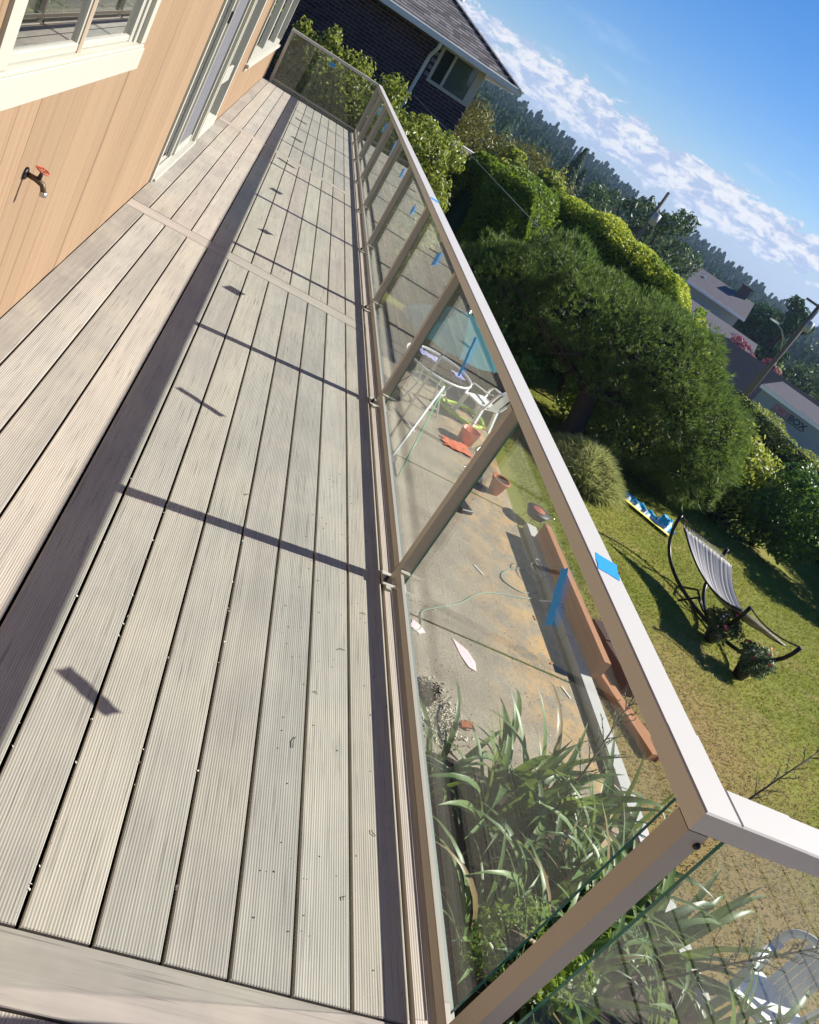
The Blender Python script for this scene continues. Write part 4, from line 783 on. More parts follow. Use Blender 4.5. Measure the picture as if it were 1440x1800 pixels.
# ------------------------------------------------------------------ things on the patio and lawn
def chair(loc, rz, lab, tip=0):
    """moulded white plastic armchair: legs, seat with slots, back frame of ribs, arms"""
    t = tag(empty('garden_chair', loc), lab, 'chair'); t.rotation_euler = (tip, 0, rz); m_ = M['white_plastic']
    for sx in (-1, 1):
        MB().add([(sx * .27 - .025, .21, 0), (sx * .27 + .025, .21, 0), (sx * .27 + .025, .26, 0), (sx * .27 - .025, .26, 0), (sx * .24 - .03, .17, .41), (sx * .24 + .03, .17, .41), (sx * .24 + .03, .23, .41), (sx * .24 - .03, .23, .41)], [(3, 2, 1, 0), (4, 5, 6, 7), (0, 1, 5, 4), (1, 2, 6, 5), (2, 3, 7, 6), (3, 0, 4, 7)]).build('leg', m_, t)
        MB().add([(sx * .25 - .025, -.28, 0), (sx * .25 + .025, -.28, 0), (sx * .25 + .025, -.23, 0), (sx * .25 - .025, -.23, 0), (sx * .20 - .03, -.22, .41), (sx * .20 + .03, -.22, .41), (sx * .20 + .03, -.16, .41), (sx * .20 - .03, -.16, .41)], [(3, 2, 1, 0), (4, 5, 6, 7), (0, 1, 5, 4), (1, 2, 6, 5), (2, 3, 7, 6), (3, 0, 4, 7)]).build('leg', m_, t)
        # arm sweeps from front leg up and back into the back frame as one broad band
        pts = [(sx * .27, .23, .40), (sx * .285, .24, .55), (sx * .29, .18, .64), (sx * .285, 0, .655), (sx * .27, -.15, .665), (sx * .24, -.25, .70)]
        mb = MB(); V = []
        for i, p in enumerate(pts):
            p = Vector(p); dn = Vector(pts[min(i + 1, 5)]) - Vector(pts[max(i - 1, 0)]); sd = Vector((1, 0, 0)); up = dn.cross(sd).normalized(); w_ = .030
            V += [p - sd * w_ , p + sd * w_, p + sd * w_ - up * .016, p - sd * w_ - up * .016]
        F = [(i * 4 + k, i * 4 + (k + 1) % 4, i * 4 + 4 + (k + 1) % 4, i * 4 + 4 + k) for i in range(5) for k in range(4)]; mb.add(V, F + [(0, 1, 2, 3), (23, 22, 21, 20)], True); mb.build('arm', m_, t)
    mb = MB()   # seat, front lip, slats with slots
    for k in range(9): x = -.20 + k * .05; mb.box(x - .0235, x + .0235, -.19, .15, .405, .418)
    mb.box(-.23, .23, .15, .25, .400, .420, c=.006); mb.box(-.22, .22, -.235, -.19, .400, .420); mb.box(-.245, -.2195, -.235, .15, .40, .425, c=.005); mb.box(.2195, .245, -.235, .15, .40, .425, c=.005); mb.build('seat', m_, t)
    # back: rounded hoop with vertical ribs and a rounded top
    hoop = []
    for k in range(17):
        a_ = math.pi * k / 16; z_ = .66 + .20 * math.sin(a_) ** .7; x_ = -.255 * math.cos(a_); hoop.append((x_ * (1 if z_ > .7 else 1), -.25 - (z_ - .42) * .28, z_))
    hoop = [(-.215, -.235, .42)] + hoop + [(.215, -.235, .42)]
    mb = MB(); V = []
    for i, p in enumerate(hoop):
        p = Vector(p); dn = (Vector(hoop[min(i + 1, len(hoop) - 1)]) - Vector(hoop[max(i - 1, 0)])).normalized(); nb_ = Vector((0, 1, .28)).normalized(); s_ = dn.cross(nb_).normalized() * .030
        V += [p - s_ + nb_ * .008, p + s_ + nb_ * .008, p + s_ - nb_ * .008, p - s_ - nb_ * .008]
    F = [(i * 4 + k, i * 4 + (k + 1) % 4, i * 4 + 4 + (k + 1) % 4, i * 4 + 4 + k) for i in range(len(hoop) - 1) for k in range(4)]; mb.add(V, F, True); mb.build('back_frame', m_, t)
    mb = MB()
    for k in range(5):
        x = -.10 + k * .05; zt = .83 - abs(k - 2) * .008
        mb.add([(x - .0225, -.23, .42), (x + .0225, -.23, .42), (x + .0225, -.365, zt), (x - .0225, -.365, zt), (x - .0225, -.24, .42), (x + .0225, -.24, .42), (x + .0225, -.375, zt), (x - .0225, -.375, zt)], [(0, 1, 2, 3), (7, 6, 5, 4), (0, 4, 5, 1), (1, 5, 6, 2), (2, 6, 7, 3), (3, 7, 4, 0)])
    mb.build('backrest', m_, t); return t
chair((4.62, 3.12, G), R_(128), 'white plastic armchair on the lawn beside the sword leaved plants')
chair((3.85, 12.95, G), R_(35), 'white plastic armchair on the far patio beside the glass table')

tb = tag(empty('garden_table', (2.75, 12.6, G)), 'round glass garden table with white rim on the shaded patio', 'table'); R0_ = .60
mb = MB().tube([(R0_ * math.cos(a), R0_ * math.sin(a), .70) for a in np.linspace(0, 2 * math.pi, 41)], .020, 8); mb.build('table_rim', M['white_plastic'], tb)
MB().lathe([(.001, .694), (R0_ - .015, .694), (R0_ - .015, .70), (.001, .70)], n=40, sm=False).build('glass_top', M['window_glass'], tb)
for k in range(4): a_ = math.pi / 4 + k * math.pi / 2; MB().tube([(.42 * math.cos(a_), .42 * math.sin(a_), .69), (.30 * math.cos(a_), .30 * math.sin(a_), .35), (.48 * math.cos(a_), .48 * math.sin(a_), 0)], .015, 7).build('leg', M['white_plastic'], tb)
mb = MB().tube([(.33 * math.cos(a), .33 * math.sin(a), .36) for a in np.linspace(0, 2 * math.pi, 25)], .010, 6); mb.build('brace_ring', M['white_plastic'], tb)
def cloth(name, loc, w, h, mat, lab, cat, amp=.05, seed=0):
    nx = ny = 14; g = np.random.default_rng(seed); ph = g.uniform(0, 6, 6); V = [((i / 13 - .5) * w * (1 + .12 * math.sin(j)), (j / 13 - .5) * h * (1 + .12 * math.sin(i * 1.3)), .012 + amp * abs(math.sin(i * .9 + ph[0]) * math.sin(j * .7 + ph[1]) + .4 * math.sin(i * 1.7 + j + ph[2]))) for j in range(ny) for i in range(nx)]
    F = [(j * nx + i, j * nx + i + 1, (j + 1) * nx + i + 1, (j + 1) * nx + i) for j in range(ny - 1) for i in range(nx - 1)]
    o = np_mesh(name, V, F, M[mat], None, True); o.location = loc; o.rotation_euler = (0, 0, seed); return tag(o, lab, cat)
cloth('towel', (2.55, 12.75, G + .705), .34, .22, 'lilac_cloth', 'crumpled lilac towel on the glass garden table', 'towel', .02, 3)
cloth('towel', (3.1, 12.55, G + .705), .22, .18, 'lilac_cloth', 'small bluish cloth at the right of the glass garden table', 'cloth', .02, 5)
# umbrella
u0 = (1.95, 10.0, G); um = tag(empty('patio_umbrella', u0), 'teal patio umbrella seen through the glass, its tip showing above the rail', 'umbrella'); n_ = 8; Ru, zt, zr = .74, 2.20, 1.84
um.rotation_euler = (0, R_(0), 0)
for k in range(n_):
    a0, a1 = 2 * math.pi * k / n_, 2 * math.pi * (k + 1) / n_; V = []; F = []
    for i in range(7):
        u = i / 6; r_ = Ru * u; z_ = zt - (zt - zr) * (u ** 1.25)
        for j in range(5):
            w_ = j / 4; a_ = a0 + (a1 - a0) * w_; rr = r_ * (1 - .04 * math.sin(math.pi * w_)); V.append((rr * math.cos(a_), rr * math.sin(a_), z_ - .03 * u * math.sin(math.pi * w_)))
    F = [(i * 5 + j, i * 5 + j + 1, (i + 1) * 5 + j + 1, (i + 1) * 5 + j) for i in range(6) for j in range(4)]
    np_mesh('canopy_panel', V, F, M['umbrella_teal'], um, True)
    MB().tube([(0, 0, zt - .03), (Ru * .5 * math.cos(a0), Ru * .5 * math.sin(a0), zt - (zt - zr) * .42 - .02), (Ru * math.cos(a0), Ru * math.sin(a0), zr - .015)], .008, 5).build('rib', M['white_plastic'], um)
MB().tube([(0, 0, .05), (0, 0, zt + .06)], .019, 8).build('pole', M['steel'], um); MB().lathe([(.001, 0), (.24, 0), (.24, .05), (.05, .09), (.03, .3), (.001, .3)], n=20).build('base', M['pot_black'], um)
mb = MB().tube([(0, 0, .13), (0, 0, .16)], .31, 20, False); 
def ring(name, loc, r_, rt, mat, lab, cat):
    o = MB().tube([(r_ * math.cos(a), r_ * math.sin(a) * .8, rt + .02 * math.sin(2 * a)) for a in np.linspace(0, 2 * math.pi * .97, 30)], rt, 8).build(name, M[mat]); o.location = loc; return tag(o, lab, cat)
ring('garden_hose', (3.65, 13.0, G + .02), .42, .035, 'lime_plastic', 'lime green foam ring lying round the white patio chair', 'pool noodle')
ring('garden_hose', (3.25, 14.2, G + .02), .32, .03, 'lime_plastic', 'lime green loop on the patio beyond the table', 'pool noodle')
# orange watering can like bucket with draped plastic
ob = tag(empty('orange_tub', (3.55, 11.85, G + .02)), 'orange plastic tub standing by the garden table', 'tub'); ob.scale = (.78, .78, .78); MB().lathe([(.001, .005), (.17, .005), (.21, .30), (.225, .305), (.205, .30), (.165, .02), (.001, .02)], n=22).build('tub_body', M['orange_plastic'], ob)
MB().tube([(.21 * math.cos(a), 0, .29 + .16 * math.sin(a)) for a in np.linspace(0, math.pi, 12)], .007, 6).build('handle', M['orange_plastic'], ob)
cloth('orange_sheet', (3.35, 11.5, G + .02), .35, .5, 'orange_plastic', 'flat orange plastic piece beside the orange tub', 'plastic sheet', .02, 8)
cloth('plastic_bag', (3.85, 11.7, G + .02), .25, .3, 'film', 'clear plastic bag right of the orange tub', 'plastic bag', .10, 11)
pt = tag(empty('terracotta_pot', (3.85, 10.5, G + .02)), 'terracotta pot on the patio just beyond the slab joint', 'pot'); pt.scale = (.85, .85, .85); MB().lathe([(.001, 0), (.10, 0), (.155, .24), (.175, .24), (.175, .29), (.15, .29), (.145, .25), (.09, .03), (.001, .03)], n=24).build('pot_body', M['terracotta'], pt); MB().lathe([(.001, .23), (.145, .235)], n=18).build('potting_soil', M['soil'], pt)
cloth('plastic_bag', (3.5, 10.55, G + .02), .40, .35, 'film', 'clear crumpled plastic left of the terracotta pot', 'plastic bag', .10, 14)
gb = tag(empty('small_grill', (4.42, 10.1, G)), 'small black round grill with red lid at the corner of the lawn', 'grill'); MB().lathe([(.001, .12), (.13, .14), (.19, .24), (.185, .25), (.001, .25)], n=22).build('bowl', M['black_plastic'], gb); MB().lathe([(.10, .262), (.06, .275), (.001, .28)], n=16).build('lid', M['red_iron'], gb)
for k in range(3): a_ = k * 2.1; MB().tube([(.12 * math.cos(a_), .12 * math.sin(a_), .16), (.19 * math.cos(a_), .19 * math.sin(a_), 0)], .007, 6).build('leg', M['steel'], gb)
MB().tube([(.19, -.05, .24), (.25, -.05, .26), (.25, .05, .26), (.19, .05, .24)], .006, 6).build('handle', M['steel'], gb)
o = MB().box(-.10, .10, -.14, .14, 0, .07, c=.01).build('tool_box', M['black_plastic']); o.location = (3.15, 9.5, G + .02); o.rotation_euler = (0, 0, R_(25)); tag(o, 'small black box lying on the sunlit concrete', 'box')
# white pipe and green broom lying across the patio
def stick(name, a, b, r_, mat, lab, cat): 
    o = MB().tube([(0, 0, 0), Vector(b) - Vector(a)], r_, 8).build(name, M[mat]); o.location = a; return tag(o, lab, cat)
stick('white_pipe', (2.10, 9.95, G + .04), (2.82, 12.0, G + .62), .020, 'pvc_white', 'long white plastic pipe leaning on the edge of the glass table', 'pipe')
stick('white_pipe', (2.28, 11.75, G + .04), (2.56, 11.2, G + .04), .014, 'pvc_white', 'short white pipe on the ground near the long leaning pipe', 'pipe')
stick('green_pole', (2.18, 9.5, G + .04), (2.86, 12.1, G + .60), .011, 'green_metal', 'thin green pole leaning beside the white pipe', 'pole')
# cedar timbers by the kerb
def timber(x, y, z, L_, w, h, rz, lab, cat='timber', grp=None, name='cedar_beam', dark=False):
    o = MB().box(-w / 2, w / 2, -L_ / 2, L_ / 2, 0, h, c=.004).build(name, M['stained_wood' if dark else 'cut_cedar']); o.location = (x, y, G + z); o.rotation_euler = (0, 0, R_(rz)); return tag(o, lab, cat, grp)
timber(4.40, 8.15, .112, 2.75, .10, .24, 2, 'long reddish cedar beam lying on the kerb under the blue tape')
timber(4.72, 6.72, .0, 1.7, .14, .10, 18, 'orange brown cedar beam on the grass beyond the kerb')
timber(4.92, 6.35, .0, .9, .10, .09, 24, 'flat reddish board end under the seed stalk')
timber(4.78, 7.62, .0, .34, .22, .26, 12, 'dark stained wood block at the far end of the block row', 'wood block', dark=True)
timber(4.90, 7.15, .0, .62, .22, .24, 14, 'larger dark stained wood block nearest the deck corner', 'wood block', dark=True)
for i, (x, y, rz, s) in enumerate(((4.02, 6.42, 30, .16), (3.96, 6.85, -50, .10), (3.2, 8.1, 40, .17), (3.9, 7.6, 10, .08), (2.9, 9.1, 70, .07))):
    o = MB().box(-.012, .012, -s / 2, s / 2, 0, .008).build('wood_offcut', M['cut_cedar'] if i % 2 else M['wall_cream']); o.location = (x, y, G + .021); o.rotation_euler = (0, 0, R_(rz)); tag(o, ('pale wood offcut near the kerb below the crack', 'small brown offcut above the crack', 'pale wood sliver in the middle of the patio', 'short brown splinter near the metal tool', 'small pale splinter near the black box')[i], 'wood scrap')
wd = tag(empty('metal_saw', (4.02, 7.98, G + .02)), 'small wedge shaped metal tool resting against the kerb', 'tool'); MB().add([(0, 0, 0), (.30, -.05, 0), (.30, .07, 0), (0, 0, .03), (.30, -.05, .12), (.30, .07, .12)], [(2, 1, 0), (3, 4, 5), (0, 1, 4, 3), (1, 2, 5, 4), (2, 0, 3, 5)]).build('tool_body', M['pole_grey'], wd); MB().tube([(.02, 0, .035), (.2, .01, .11), (.29, .01, .14)], .010, 6).build('handle', M['white_plastic'], wd)
# cable
pts = [(1.9, 6.3), (2.22, 6.42), (2.27, 6.72), (2.42, 6.88), (2.78, 7.18), (3.22, 7.66), (3.98, 8.02), (4.15, 8.35), (3.95, 8.62), (3.62, 8.35), (3.55, 8.12), (3.85, 8.05), (4.18, 8.35)]
P = []
for i in range(len(pts) - 1):
    for u in np.linspace(0, 1, 6)[:-1]:
        p0_, p1_, p2_, p3_ = (np.array(pts[max(0, min(len(pts) - 1, j))]) for j in (i - 1, i, i + 1, i + 2)); q2 = .5 * ((2 * p1_) + (-p0_ + p2_) * u + (2 * p0_ - 5 * p1_ + 4 * p2_ - p3_) * u * u + (-p0_ + 3 * p1_ - 3 * p2_ + p3_) * u ** 3); P.append((q2[0], q2[1], G + .027))
tag(MB().tube(P, .0065, 6).build('power_cord', M['cable_green']), 'thin grey green cord snaking across the patio to the kerb', 'cord')
P = [(4.10 + .12 * math.cos(t) * (1 - t * .02), 8.55 + .16 * math.sin(t), G + .03 + .012 * t) for t in np.linspace(0, 16, 60)]
tag(MB().tube(P, .006, 5).build('cord_coil', M['pole_grey']), 'small coil of grey cord lying at the kerb beside the long beam', 'cord')
for (verts, lab) in ((((2.62, 6.52), (2.78, 6.42), (2.86, 6.28), (2.85, 6.14), (2.76, 6.16), (2.69, 6.30)), 'torn pink speckled paper lying in the middle of the patio'), (((2.16, 6.55), (2.24, 6.50), (2.30, 6.42), (2.22, 6.36), (2.12, 6.42)), 'small pink paper scrap beside the bottom rail')):
    V = [(x, y, G + .027 + .004 * math.sin(i * 2)) for i, (x, y) in enumerate(verts)] + [(x, y, G + .025) for x, y in verts]; k = len(verts); mb = MB(); mb.add(V, [tuple(range(k)), tuple(range(2 * k - 1, k - 1, -1))] + [(i, (i + 1) % k, k + (i + 1) % k, k + i) for i in range(k)])
    tag(mb.build('paper_scrap', M['paper_pink']), lab, 'paper')
o = MB().obox((0, 0, .03), ((1, 0, .3), (0, 1, 0), (-.3, 0, 1)), (.055, .04, .008)).build('pot_shard', M['terracotta']); o.location = (2.60, 5.30, G + .02); tag(o, 'broken terracotta shard at the edge of the planting bed', 'shard')
# gravel and debris spill near the deck edge
n = 1500; P = np.stack([2.28 + rng.normal(0, .13, n), 5.30 + rng.normal(0, .16, n), np.full(n, G + .028)], 1); stuff(leaves('gravel_spill', P, np.tile([0, 0, 1.], (n, 1)), .024, M['wall_cream'], None, .8, .9))
n = 500; P = np.stack([rng.uniform(1.9, 4.1, n), rng.uniform(4.6, 10, n), np.full(n, G + .025)], 1); stuff(leaves('scattered_debris', P, np.tile([0, 0, 1.], (n, 1)), .018, M['twig'], None, .5, .6))
n = 420; P = np.stack([rng.uniform(2.2, 4.1, n), rng.uniform(5, 10, n), np.full(n, G + .025)], 1); stuff(leaves('wood_shavings', P, np.tile([0, 0, 1.], (n, 1)), .02, M['wall_cream'], None, .4, .6))
cp = tag(empty('wood_stump', (2.12, 5.42, G + .02)), 'rough dark wooden stump near the deck edge on the patio', 'stump'); MB().box(-.10, .10, -.07, .07, 0, .12, c=.01).build('stump_body', M['bark'], cp); P, N = lobe_points([(0, 0, .14, .16, .13, .04)], 300, .5); leaves('moss', P, N, .04, M['twig'], cp, .4)

# hammock
A_, B_, C_, D_ = Vector((7.10, 11.22, -1.75)), Vector((7.88, 10.79, -1.75)), Vector((7.32, 8.93, -1.75)), Vector((7.98, 8.44, -1.75))
hm = tag(empty('hammock', (7.55, 9.85, G)), 'grey striped hammock on a curved black stand on the lawn', 'hammock'); ho_ = Vector(hm.location)
def arc(p, q_, low, n=25, side=Vector((0, 0, 0))):
    o = []
    for i in range(n):
        u = i / (n - 1); s = 2 * u - 1; x_ = p.lerp(q_, .5 + .5 * math.sin(s * math.pi / 2 * .96) / math.sin(math.pi / 2 * .96)); o.append(x_ + Vector((0, 0, (low - p.z) * (1 - abs(s) ** 2.4))) + side * (1 - s * s) - ho_)
    return o
MB().tube(arc(A_, D_, G + .04), .030, 10).build('curved_beam', M['hammock_frame'], hm); MB().tube(arc(B_, C_, G + .10), .030, 10).build('curved_beam', M['hammock_frame'], hm)
for (p, sx) in (((7.15, 9.95), 1), ((7.95, 9.75), -1), ((7.42, 10.5), 1), ((7.7, 9.2), -1)):
    a_ = Vector((p[0], p[1], G + .02)) - ho_; MB().tube([a_, a_.lerp(Vector((0, 0, .35)), .5) + Vector((0, 0, .05)), Vector((0, 0, .1))], .018, 8).build('foot', M['hammock_frame'], hm)
def sag(p, q_, s_, n=14): return [p.lerp(q_, i / (n - 1)) + Vector((0, 0, -s_ * (1 - (2 * i / (n - 1) - 1) ** 2))) for i in range(n)]
for (p, q_, s_) in ((A_, B_, .10), (C_, D_, .08)): MB().tube([x - ho_ for x in sag(p, q_, s_)], .011, 7).build('spreader_rope', M['hammock_frame'], hm)
fa, fb, fc_, fd = A_.lerp(C_, .10) + Vector((.02, 0, -.10)), B_.lerp(D_, .14) + Vector((0, 0, -.12)), C_.lerp(A_, .03) + Vector((0, 0, -.13)), D_.lerp(B_, .05) + Vector((-.1, 0, -.13))
nx, ny = 28, 30; V = []; UV = []
for j in range(ny + 1):
    v_ = j / ny
    for i in range(nx + 1):
        u = i / nx; p = (fa.lerp(fc_, v_)).lerp(fb.lerp(fd, v_), u); s_ = 4 * v_ * (1 - v_); p = p + Vector((0, 0, -.22 * s_ - .08 * (4 * u * (1 - u)) * s_ + .006 * math.sin(u * 60))); pc = (fa.lerp(fc_, v_)).lerp(fb.lerp(fd, v_), .5)
        p.x += (pc.x - p.x) * .16 * s_; p.y += (pc.y - p.y) * .16 * s_; V.append(p - ho_); UV.append((u, v_))
F = [(j * (nx + 1) + i, j * (nx + 1) + i + 1, (j + 1) * (nx + 1) + i + 1, (j + 1) * (nx + 1) + i) for j in range(ny) for i in range(nx)]
fbk = np_mesh('hammock_bed', [tuple(v_) for v_ in V], F, M['hammock_cloth'], hm, True, UV); sm_ = fbk.modifiers.new('thick', 'SOLIDIFY'); sm_.thickness = .012
for e_, (p, q_, a0, b0) in enumerate(((fa, fb, A_, B_), (fc_, fd, C_, D_))):
    mb = MB()
    for k in range(15): u = k / 14; f = p.lerp(q_, u); h_ = a0.lerp(b0, .15 + .7 * u) + Vector((0, 0, -.09)); mb.tube([f - ho_, h_ - ho_], .0035, 4, False)
    mb.tube([p - ho_, q_ - ho_], .012, 7); mb.build('rope_fringe', M['rope'], hm)
for (p, q_) in ((fa, fc_), (fb, fd)): 
    idx = 0 if p is fa else nx; MB().tube([V[j * (nx + 1) + idx] for j in range(ny + 1)], .014, 6).build('edge_binding', M['hammock_frame'], hm)
pw_ = V[25 * (nx + 1) + 8]; o = MB().lathe([(.001, -.04), (.10, -.03), (.14, .0), (.10, .035), (.001, .045)], n=18).build('pillow', M['black_plastic']); o.location = pw_ + ho_ + Vector((0, 0, .05)); o.scale = (1, .8, 1); tag(o, 'small black cushion lying at the near end of the hammock', 'cushion')
def flower_pot(x, y, s, lab, sd):
    t = tag(empty('flower_basket', (x, y, G)), lab, 'flowers', 'flower baskets in front of the hammock'); MB().lathe([(.001, 0), (.09 * s, 0), (.12 * s, .13), (.13 * s, .15), (.11 * s, .15), (.001, .13)], n=18).build('pot', M['pot_black'], t)
    P, N = lobe_points(lobes_in((0, 0, .34), (.25 * s, .25 * s, .18 * s), 11, .14 * s, 0, sd), 2600, .6); leaves('foliage', P, N, .055, M['leaf_flower'], t, .45, .9)
    g = np.random.default_rng(sd); mb = MB()
    P, N = lobe_points([(0, 0, .44, .26 * s, .26 * s, .20 * s)], 60, .1); stuff(leaves('blossom', P[:16], N[:16], .055, M['petal_pink' if sd % 2 else 'petal_red'], t, .9, .6)); stuff(leaves('white_blossom', P[45:] * .95, N[45:], .035, M['white_plastic'], t, .9, .6))
flower_pot(7.42, 9.20, 1.0, 'left flower basket with pink blooms, nearest the hammock middle', 81); flower_pot(7.62, 8.52, .95, 'right flower basket with a single red bloom beside it, at the hammock end', 82)
# flat inflatable water slide on the lawn
c0_, c1_ = Vector((7.0, 13.35, G)), Vector((8.1, 12.42, G)); sl = c1_ - c0_; sdv = Vector((-sl.y, sl.x, 0)).normalized()
V = []; UV = []; nx, ny = 16, 50
for j in range(ny + 1):
    for i in range(nx + 1):
        u, v_ = i / nx, j / ny; w_ = .19 * (1 if v_ < .97 else .8); p = c0_ + sl * v_ + sdv * (u - .35) * 2 * w_; z = .025 + .03 * (u < .32) + (.06 * abs(math.sin(v_ * 21 + u * 5)) + .05 * abs(math.sin(v_ * 47 + u * 9)) + (.12 if v_ > .72 and v_ < .9 and u > .5 else 0)) * (u > .42); V.append((p.x, p.y, G + z)); UV.append((u, v_))
F = [(j * (nx + 1) + i, j * (nx + 1) + i + 1, (j + 1) * (nx + 1) + i + 1, (j + 1) * (nx + 1) + i) for j in range(ny) for i in range(nx)]
tag(np_mesh('water_slide', V, F, M['slide_plastic'], None, True, UV), 'yellow and turquoise plastic water slide spread flat on the lawn', 'water slide')
# twigs and flakes on the deck
tw = [(-.18, 1.72, .045, 80), (-.03, 2.2, .03, 20), (-.45, 2.9, .02, 50), (.07, 1.5, .02, 130), (-.02, 1.28, .015, 60), (.06, 2.45, .02, 10), (-1.42, 10.6, .05, 60), (-.12, 1.95, .012, 0)]
for i, (x, y, L_, rz) in enumerate(tw):
    o = MB().tube([(-L_ / 2, 0, .003), (0, .004, .005), (L_ / 2, 0, .003)], .0012, 5).build('twig', M['twig']); o.location = (x, y, 0); o.rotation_euler = (0, 0, R_(rz))
    tag(o, ('long dark twig on the deck board near the near rail', 'small twig two boards in from the rail', 'tiny twig on a middle deck board', 'twig on the last board beside the near rail', 'short twig by a board gap near the corner', 'twig in the shaded edge board', 'twig near the house wall at the far end', 'tiny splinter next to a board gap')[i], 'twig')
n = 46; yc = rng.choice([1.15, 1.42, 1.5, 1.9, 2.15, 2.3, 2.62], n) + rng.normal(0, .05, n); P = np.stack([rng.choice([-k * PITCH for k in (3, 4, 5, 5, 6)], n) + rng.normal(0, .004, n), yc, np.full(n, .001)], 1); o = stuff(leaves('deck_litter', P, np.tile([0, 0, 1.], (n, 1)), .007, M['white_chip'], None, .6, .8))
n = 220; P = np.stack([rng.uniform(-.25, .14, n), rng.uniform(1.05, 6, n), np.full(n, .001)], 1); o = stuff(leaves('deck_specks', P, np.tile([0, 0, 1.], (n, 1)), .006, M['twig'], None, .6, .5))

# ------------------------------------------------------------------ the street beyond
def gz(p): return float(ground_z(np.array(p[0]), np.array(p[1])))
def local_house(name, lab, az, dist, rz, cat='house'): p = far_point(az, dist, 0); z = gz(p); return tag(empty(name, (p[0], p[1], z), R_(rz)), lab, cat), z
def gable(t, x0, x1, y0, y1, h, rh, wallmat, roofmat, over=.5, axis='x', rw=True):
    MB().box(x0, x1, y0, y1, 0, h).build('wall', M[wallmat], t); ym = (y0 + y1) / 2; xm = (x0 + x1) / 2; mb = MB(); k = .12
    if axis == 'x':
        s = rh / ((y1 - y0) / 2); a, b = y0 - over, y1 + over; za = h - over * s
        for (ya, yb, z1, z2) in ((a, ym, za, h + rh), (ym, b, h + rh, za)): mb.add([(x0 - over, ya, z1), (x1 + over, ya, z1), (x1 + over, yb, z2), (x0 - over, yb, z2), (x0 - over, ya, z1 + k), (x1 + over, ya, z1 + k), (x1 + over, yb, z2 + k), (x0 - over, yb, z2 + k)], [(3, 2, 1, 0), (4, 5, 6, 7), (0, 1, 5, 4), (1, 2, 6, 5), (2, 3, 7, 6), (3, 0, 4, 7)])
        mb.build('roof', M[roofmat], t); g_ = MB(); 
        for x in (x0 + .01, x1 - .01): g_.add([(x, y0, h), (x, y1, h), (x, ym, h + rh)], [(0, 1, 2)])
        g_.build('gable_end', M[wallmat], t)
        for ya in (a, b): MB().box(x0 - over, x1 + over, ya - .08, ya + .0, za - .06, za + .14).build('gutter', M['fascia_white'], t)
        return za
    else:
        s = rh / ((x1 - x0) / 2); a, b = x0 - over, x1 + over; za = h - over * s
        for (xa, xb, z1, z2) in ((a, xm, za, h + rh), (xm, b, h + rh, za)): mb.add([(xa, y0 - over, z1), (xb, y0 - over, z2), (xb, y1 + over, z2), (xa, y1 + over, z1), (xa, y0 - over, z1 + k), (xb, y0 - over, z2 + k), (xb, y1 + over, z2 + k), (xa, y1 + over, z1 + k)], [(3, 2, 1, 0), (4, 5, 6, 7), (0, 1, 5, 4), (1, 2, 6, 5), (2, 3, 7, 6), (3, 0, 4, 7)])
        mb.build('roof', M[roofmat], t); g_ = MB()
        for yy in (y0 - .01, y1 + .01): g_.add([(x0, yy, h), (x1, yy, h), (xm, yy, h + rh)], [(0, 1, 2)])
        g_.build('gable_end', M[wallmat], t); 
        return za
# H2: grey roofed house with chimney
h2, z2 = local_house('grey_roof_house', 'beige house with wide grey roof and brick chimney behind the lime hedge', 27.6, 84, -27); rz_ = -.15 - z2
gable(h2, -5.5, 4.0, -3, 4, 4.9, 1.25, 'wall_beige', 'roof_far', .5); gable(h2, -2.5, 6.0, -9, -3.6, 3.05, .75, 'wall_beige', 'roof_far', .4)
MB().box(2.6, 3.6, 0, .8, 4.5, 7.0).box(2.5, 3.7, -.1, .9, 7.001, 7.15).build('chimney', M['brick_chimney'], h2)
for (x, z) in ((-4.6, 4.0), (-3.9, 4.0)): f_ = MB().box(x - .3, x + .3, -3.06, -3.0, z - .5, z + .45).build('window', M['white_trim'], h2); MB().box(x - .22, x + .22, -3.09, -3.061, z - .42, z + .37).build('pane', M['black_plastic'], f_)
for (x, y, z) in ((-3.0, -2.1, 5.0), (-.5, -1.0, 5.45), (-1.5, -2.2, 4.95)): MB().box(x - .12, x + .12, y - .12, y + .12, z, z + .45).build('roof_vent', M['fascia_white'], h2)
# H3: dark roofed house behind the sign
h3, z3 = local_house('dark_roof_house', 'house with large dark blue grey roof behind the sign wall', 34.4, 67, -33)
gable(h3, -4.6, 3.6, -3.2, 3, 1.5, 2.0, 'wall_cream', 'roof_far_dark', .45); gable(h3, 1.0, 5.4, -4.8, 0, 1.5, 1.35, 'wall_sage', 'roof_far_dark', .35, 'y')
for (x, w_) in ((-3.2, .9), (-1.2, .6), (.4, 1.1)):
    f_ = MB().box(x - w_ / 2 - .07, x + w_ / 2 + .07, -3.26, -3.2, .45, 1.32).build('window', M['white_trim'], h3); MB().box(x - w_ / 2, x + w_ / 2, -3.29, -3.261, .52, 1.25).build('pane', M['black_plastic'], f_)
MB().box(-1.0, -.4, .5, 1.1, 2.6, 3.9).build('chimney', M['brick_chimney'], h3)
for (x, z) in ((-1.2, 1.7), (.6, 1.7), (2.6, 1.7)):
    f_ = MB().box(x - .5, x + .5, -9.06, -9.0, z - .5, z + .5).build('window', M['white_trim'], h2); MB().box(x - .42, x + .42, -9.09, -9.061, z - .42, z + .42).build('pane', M['black_plastic'], f_)
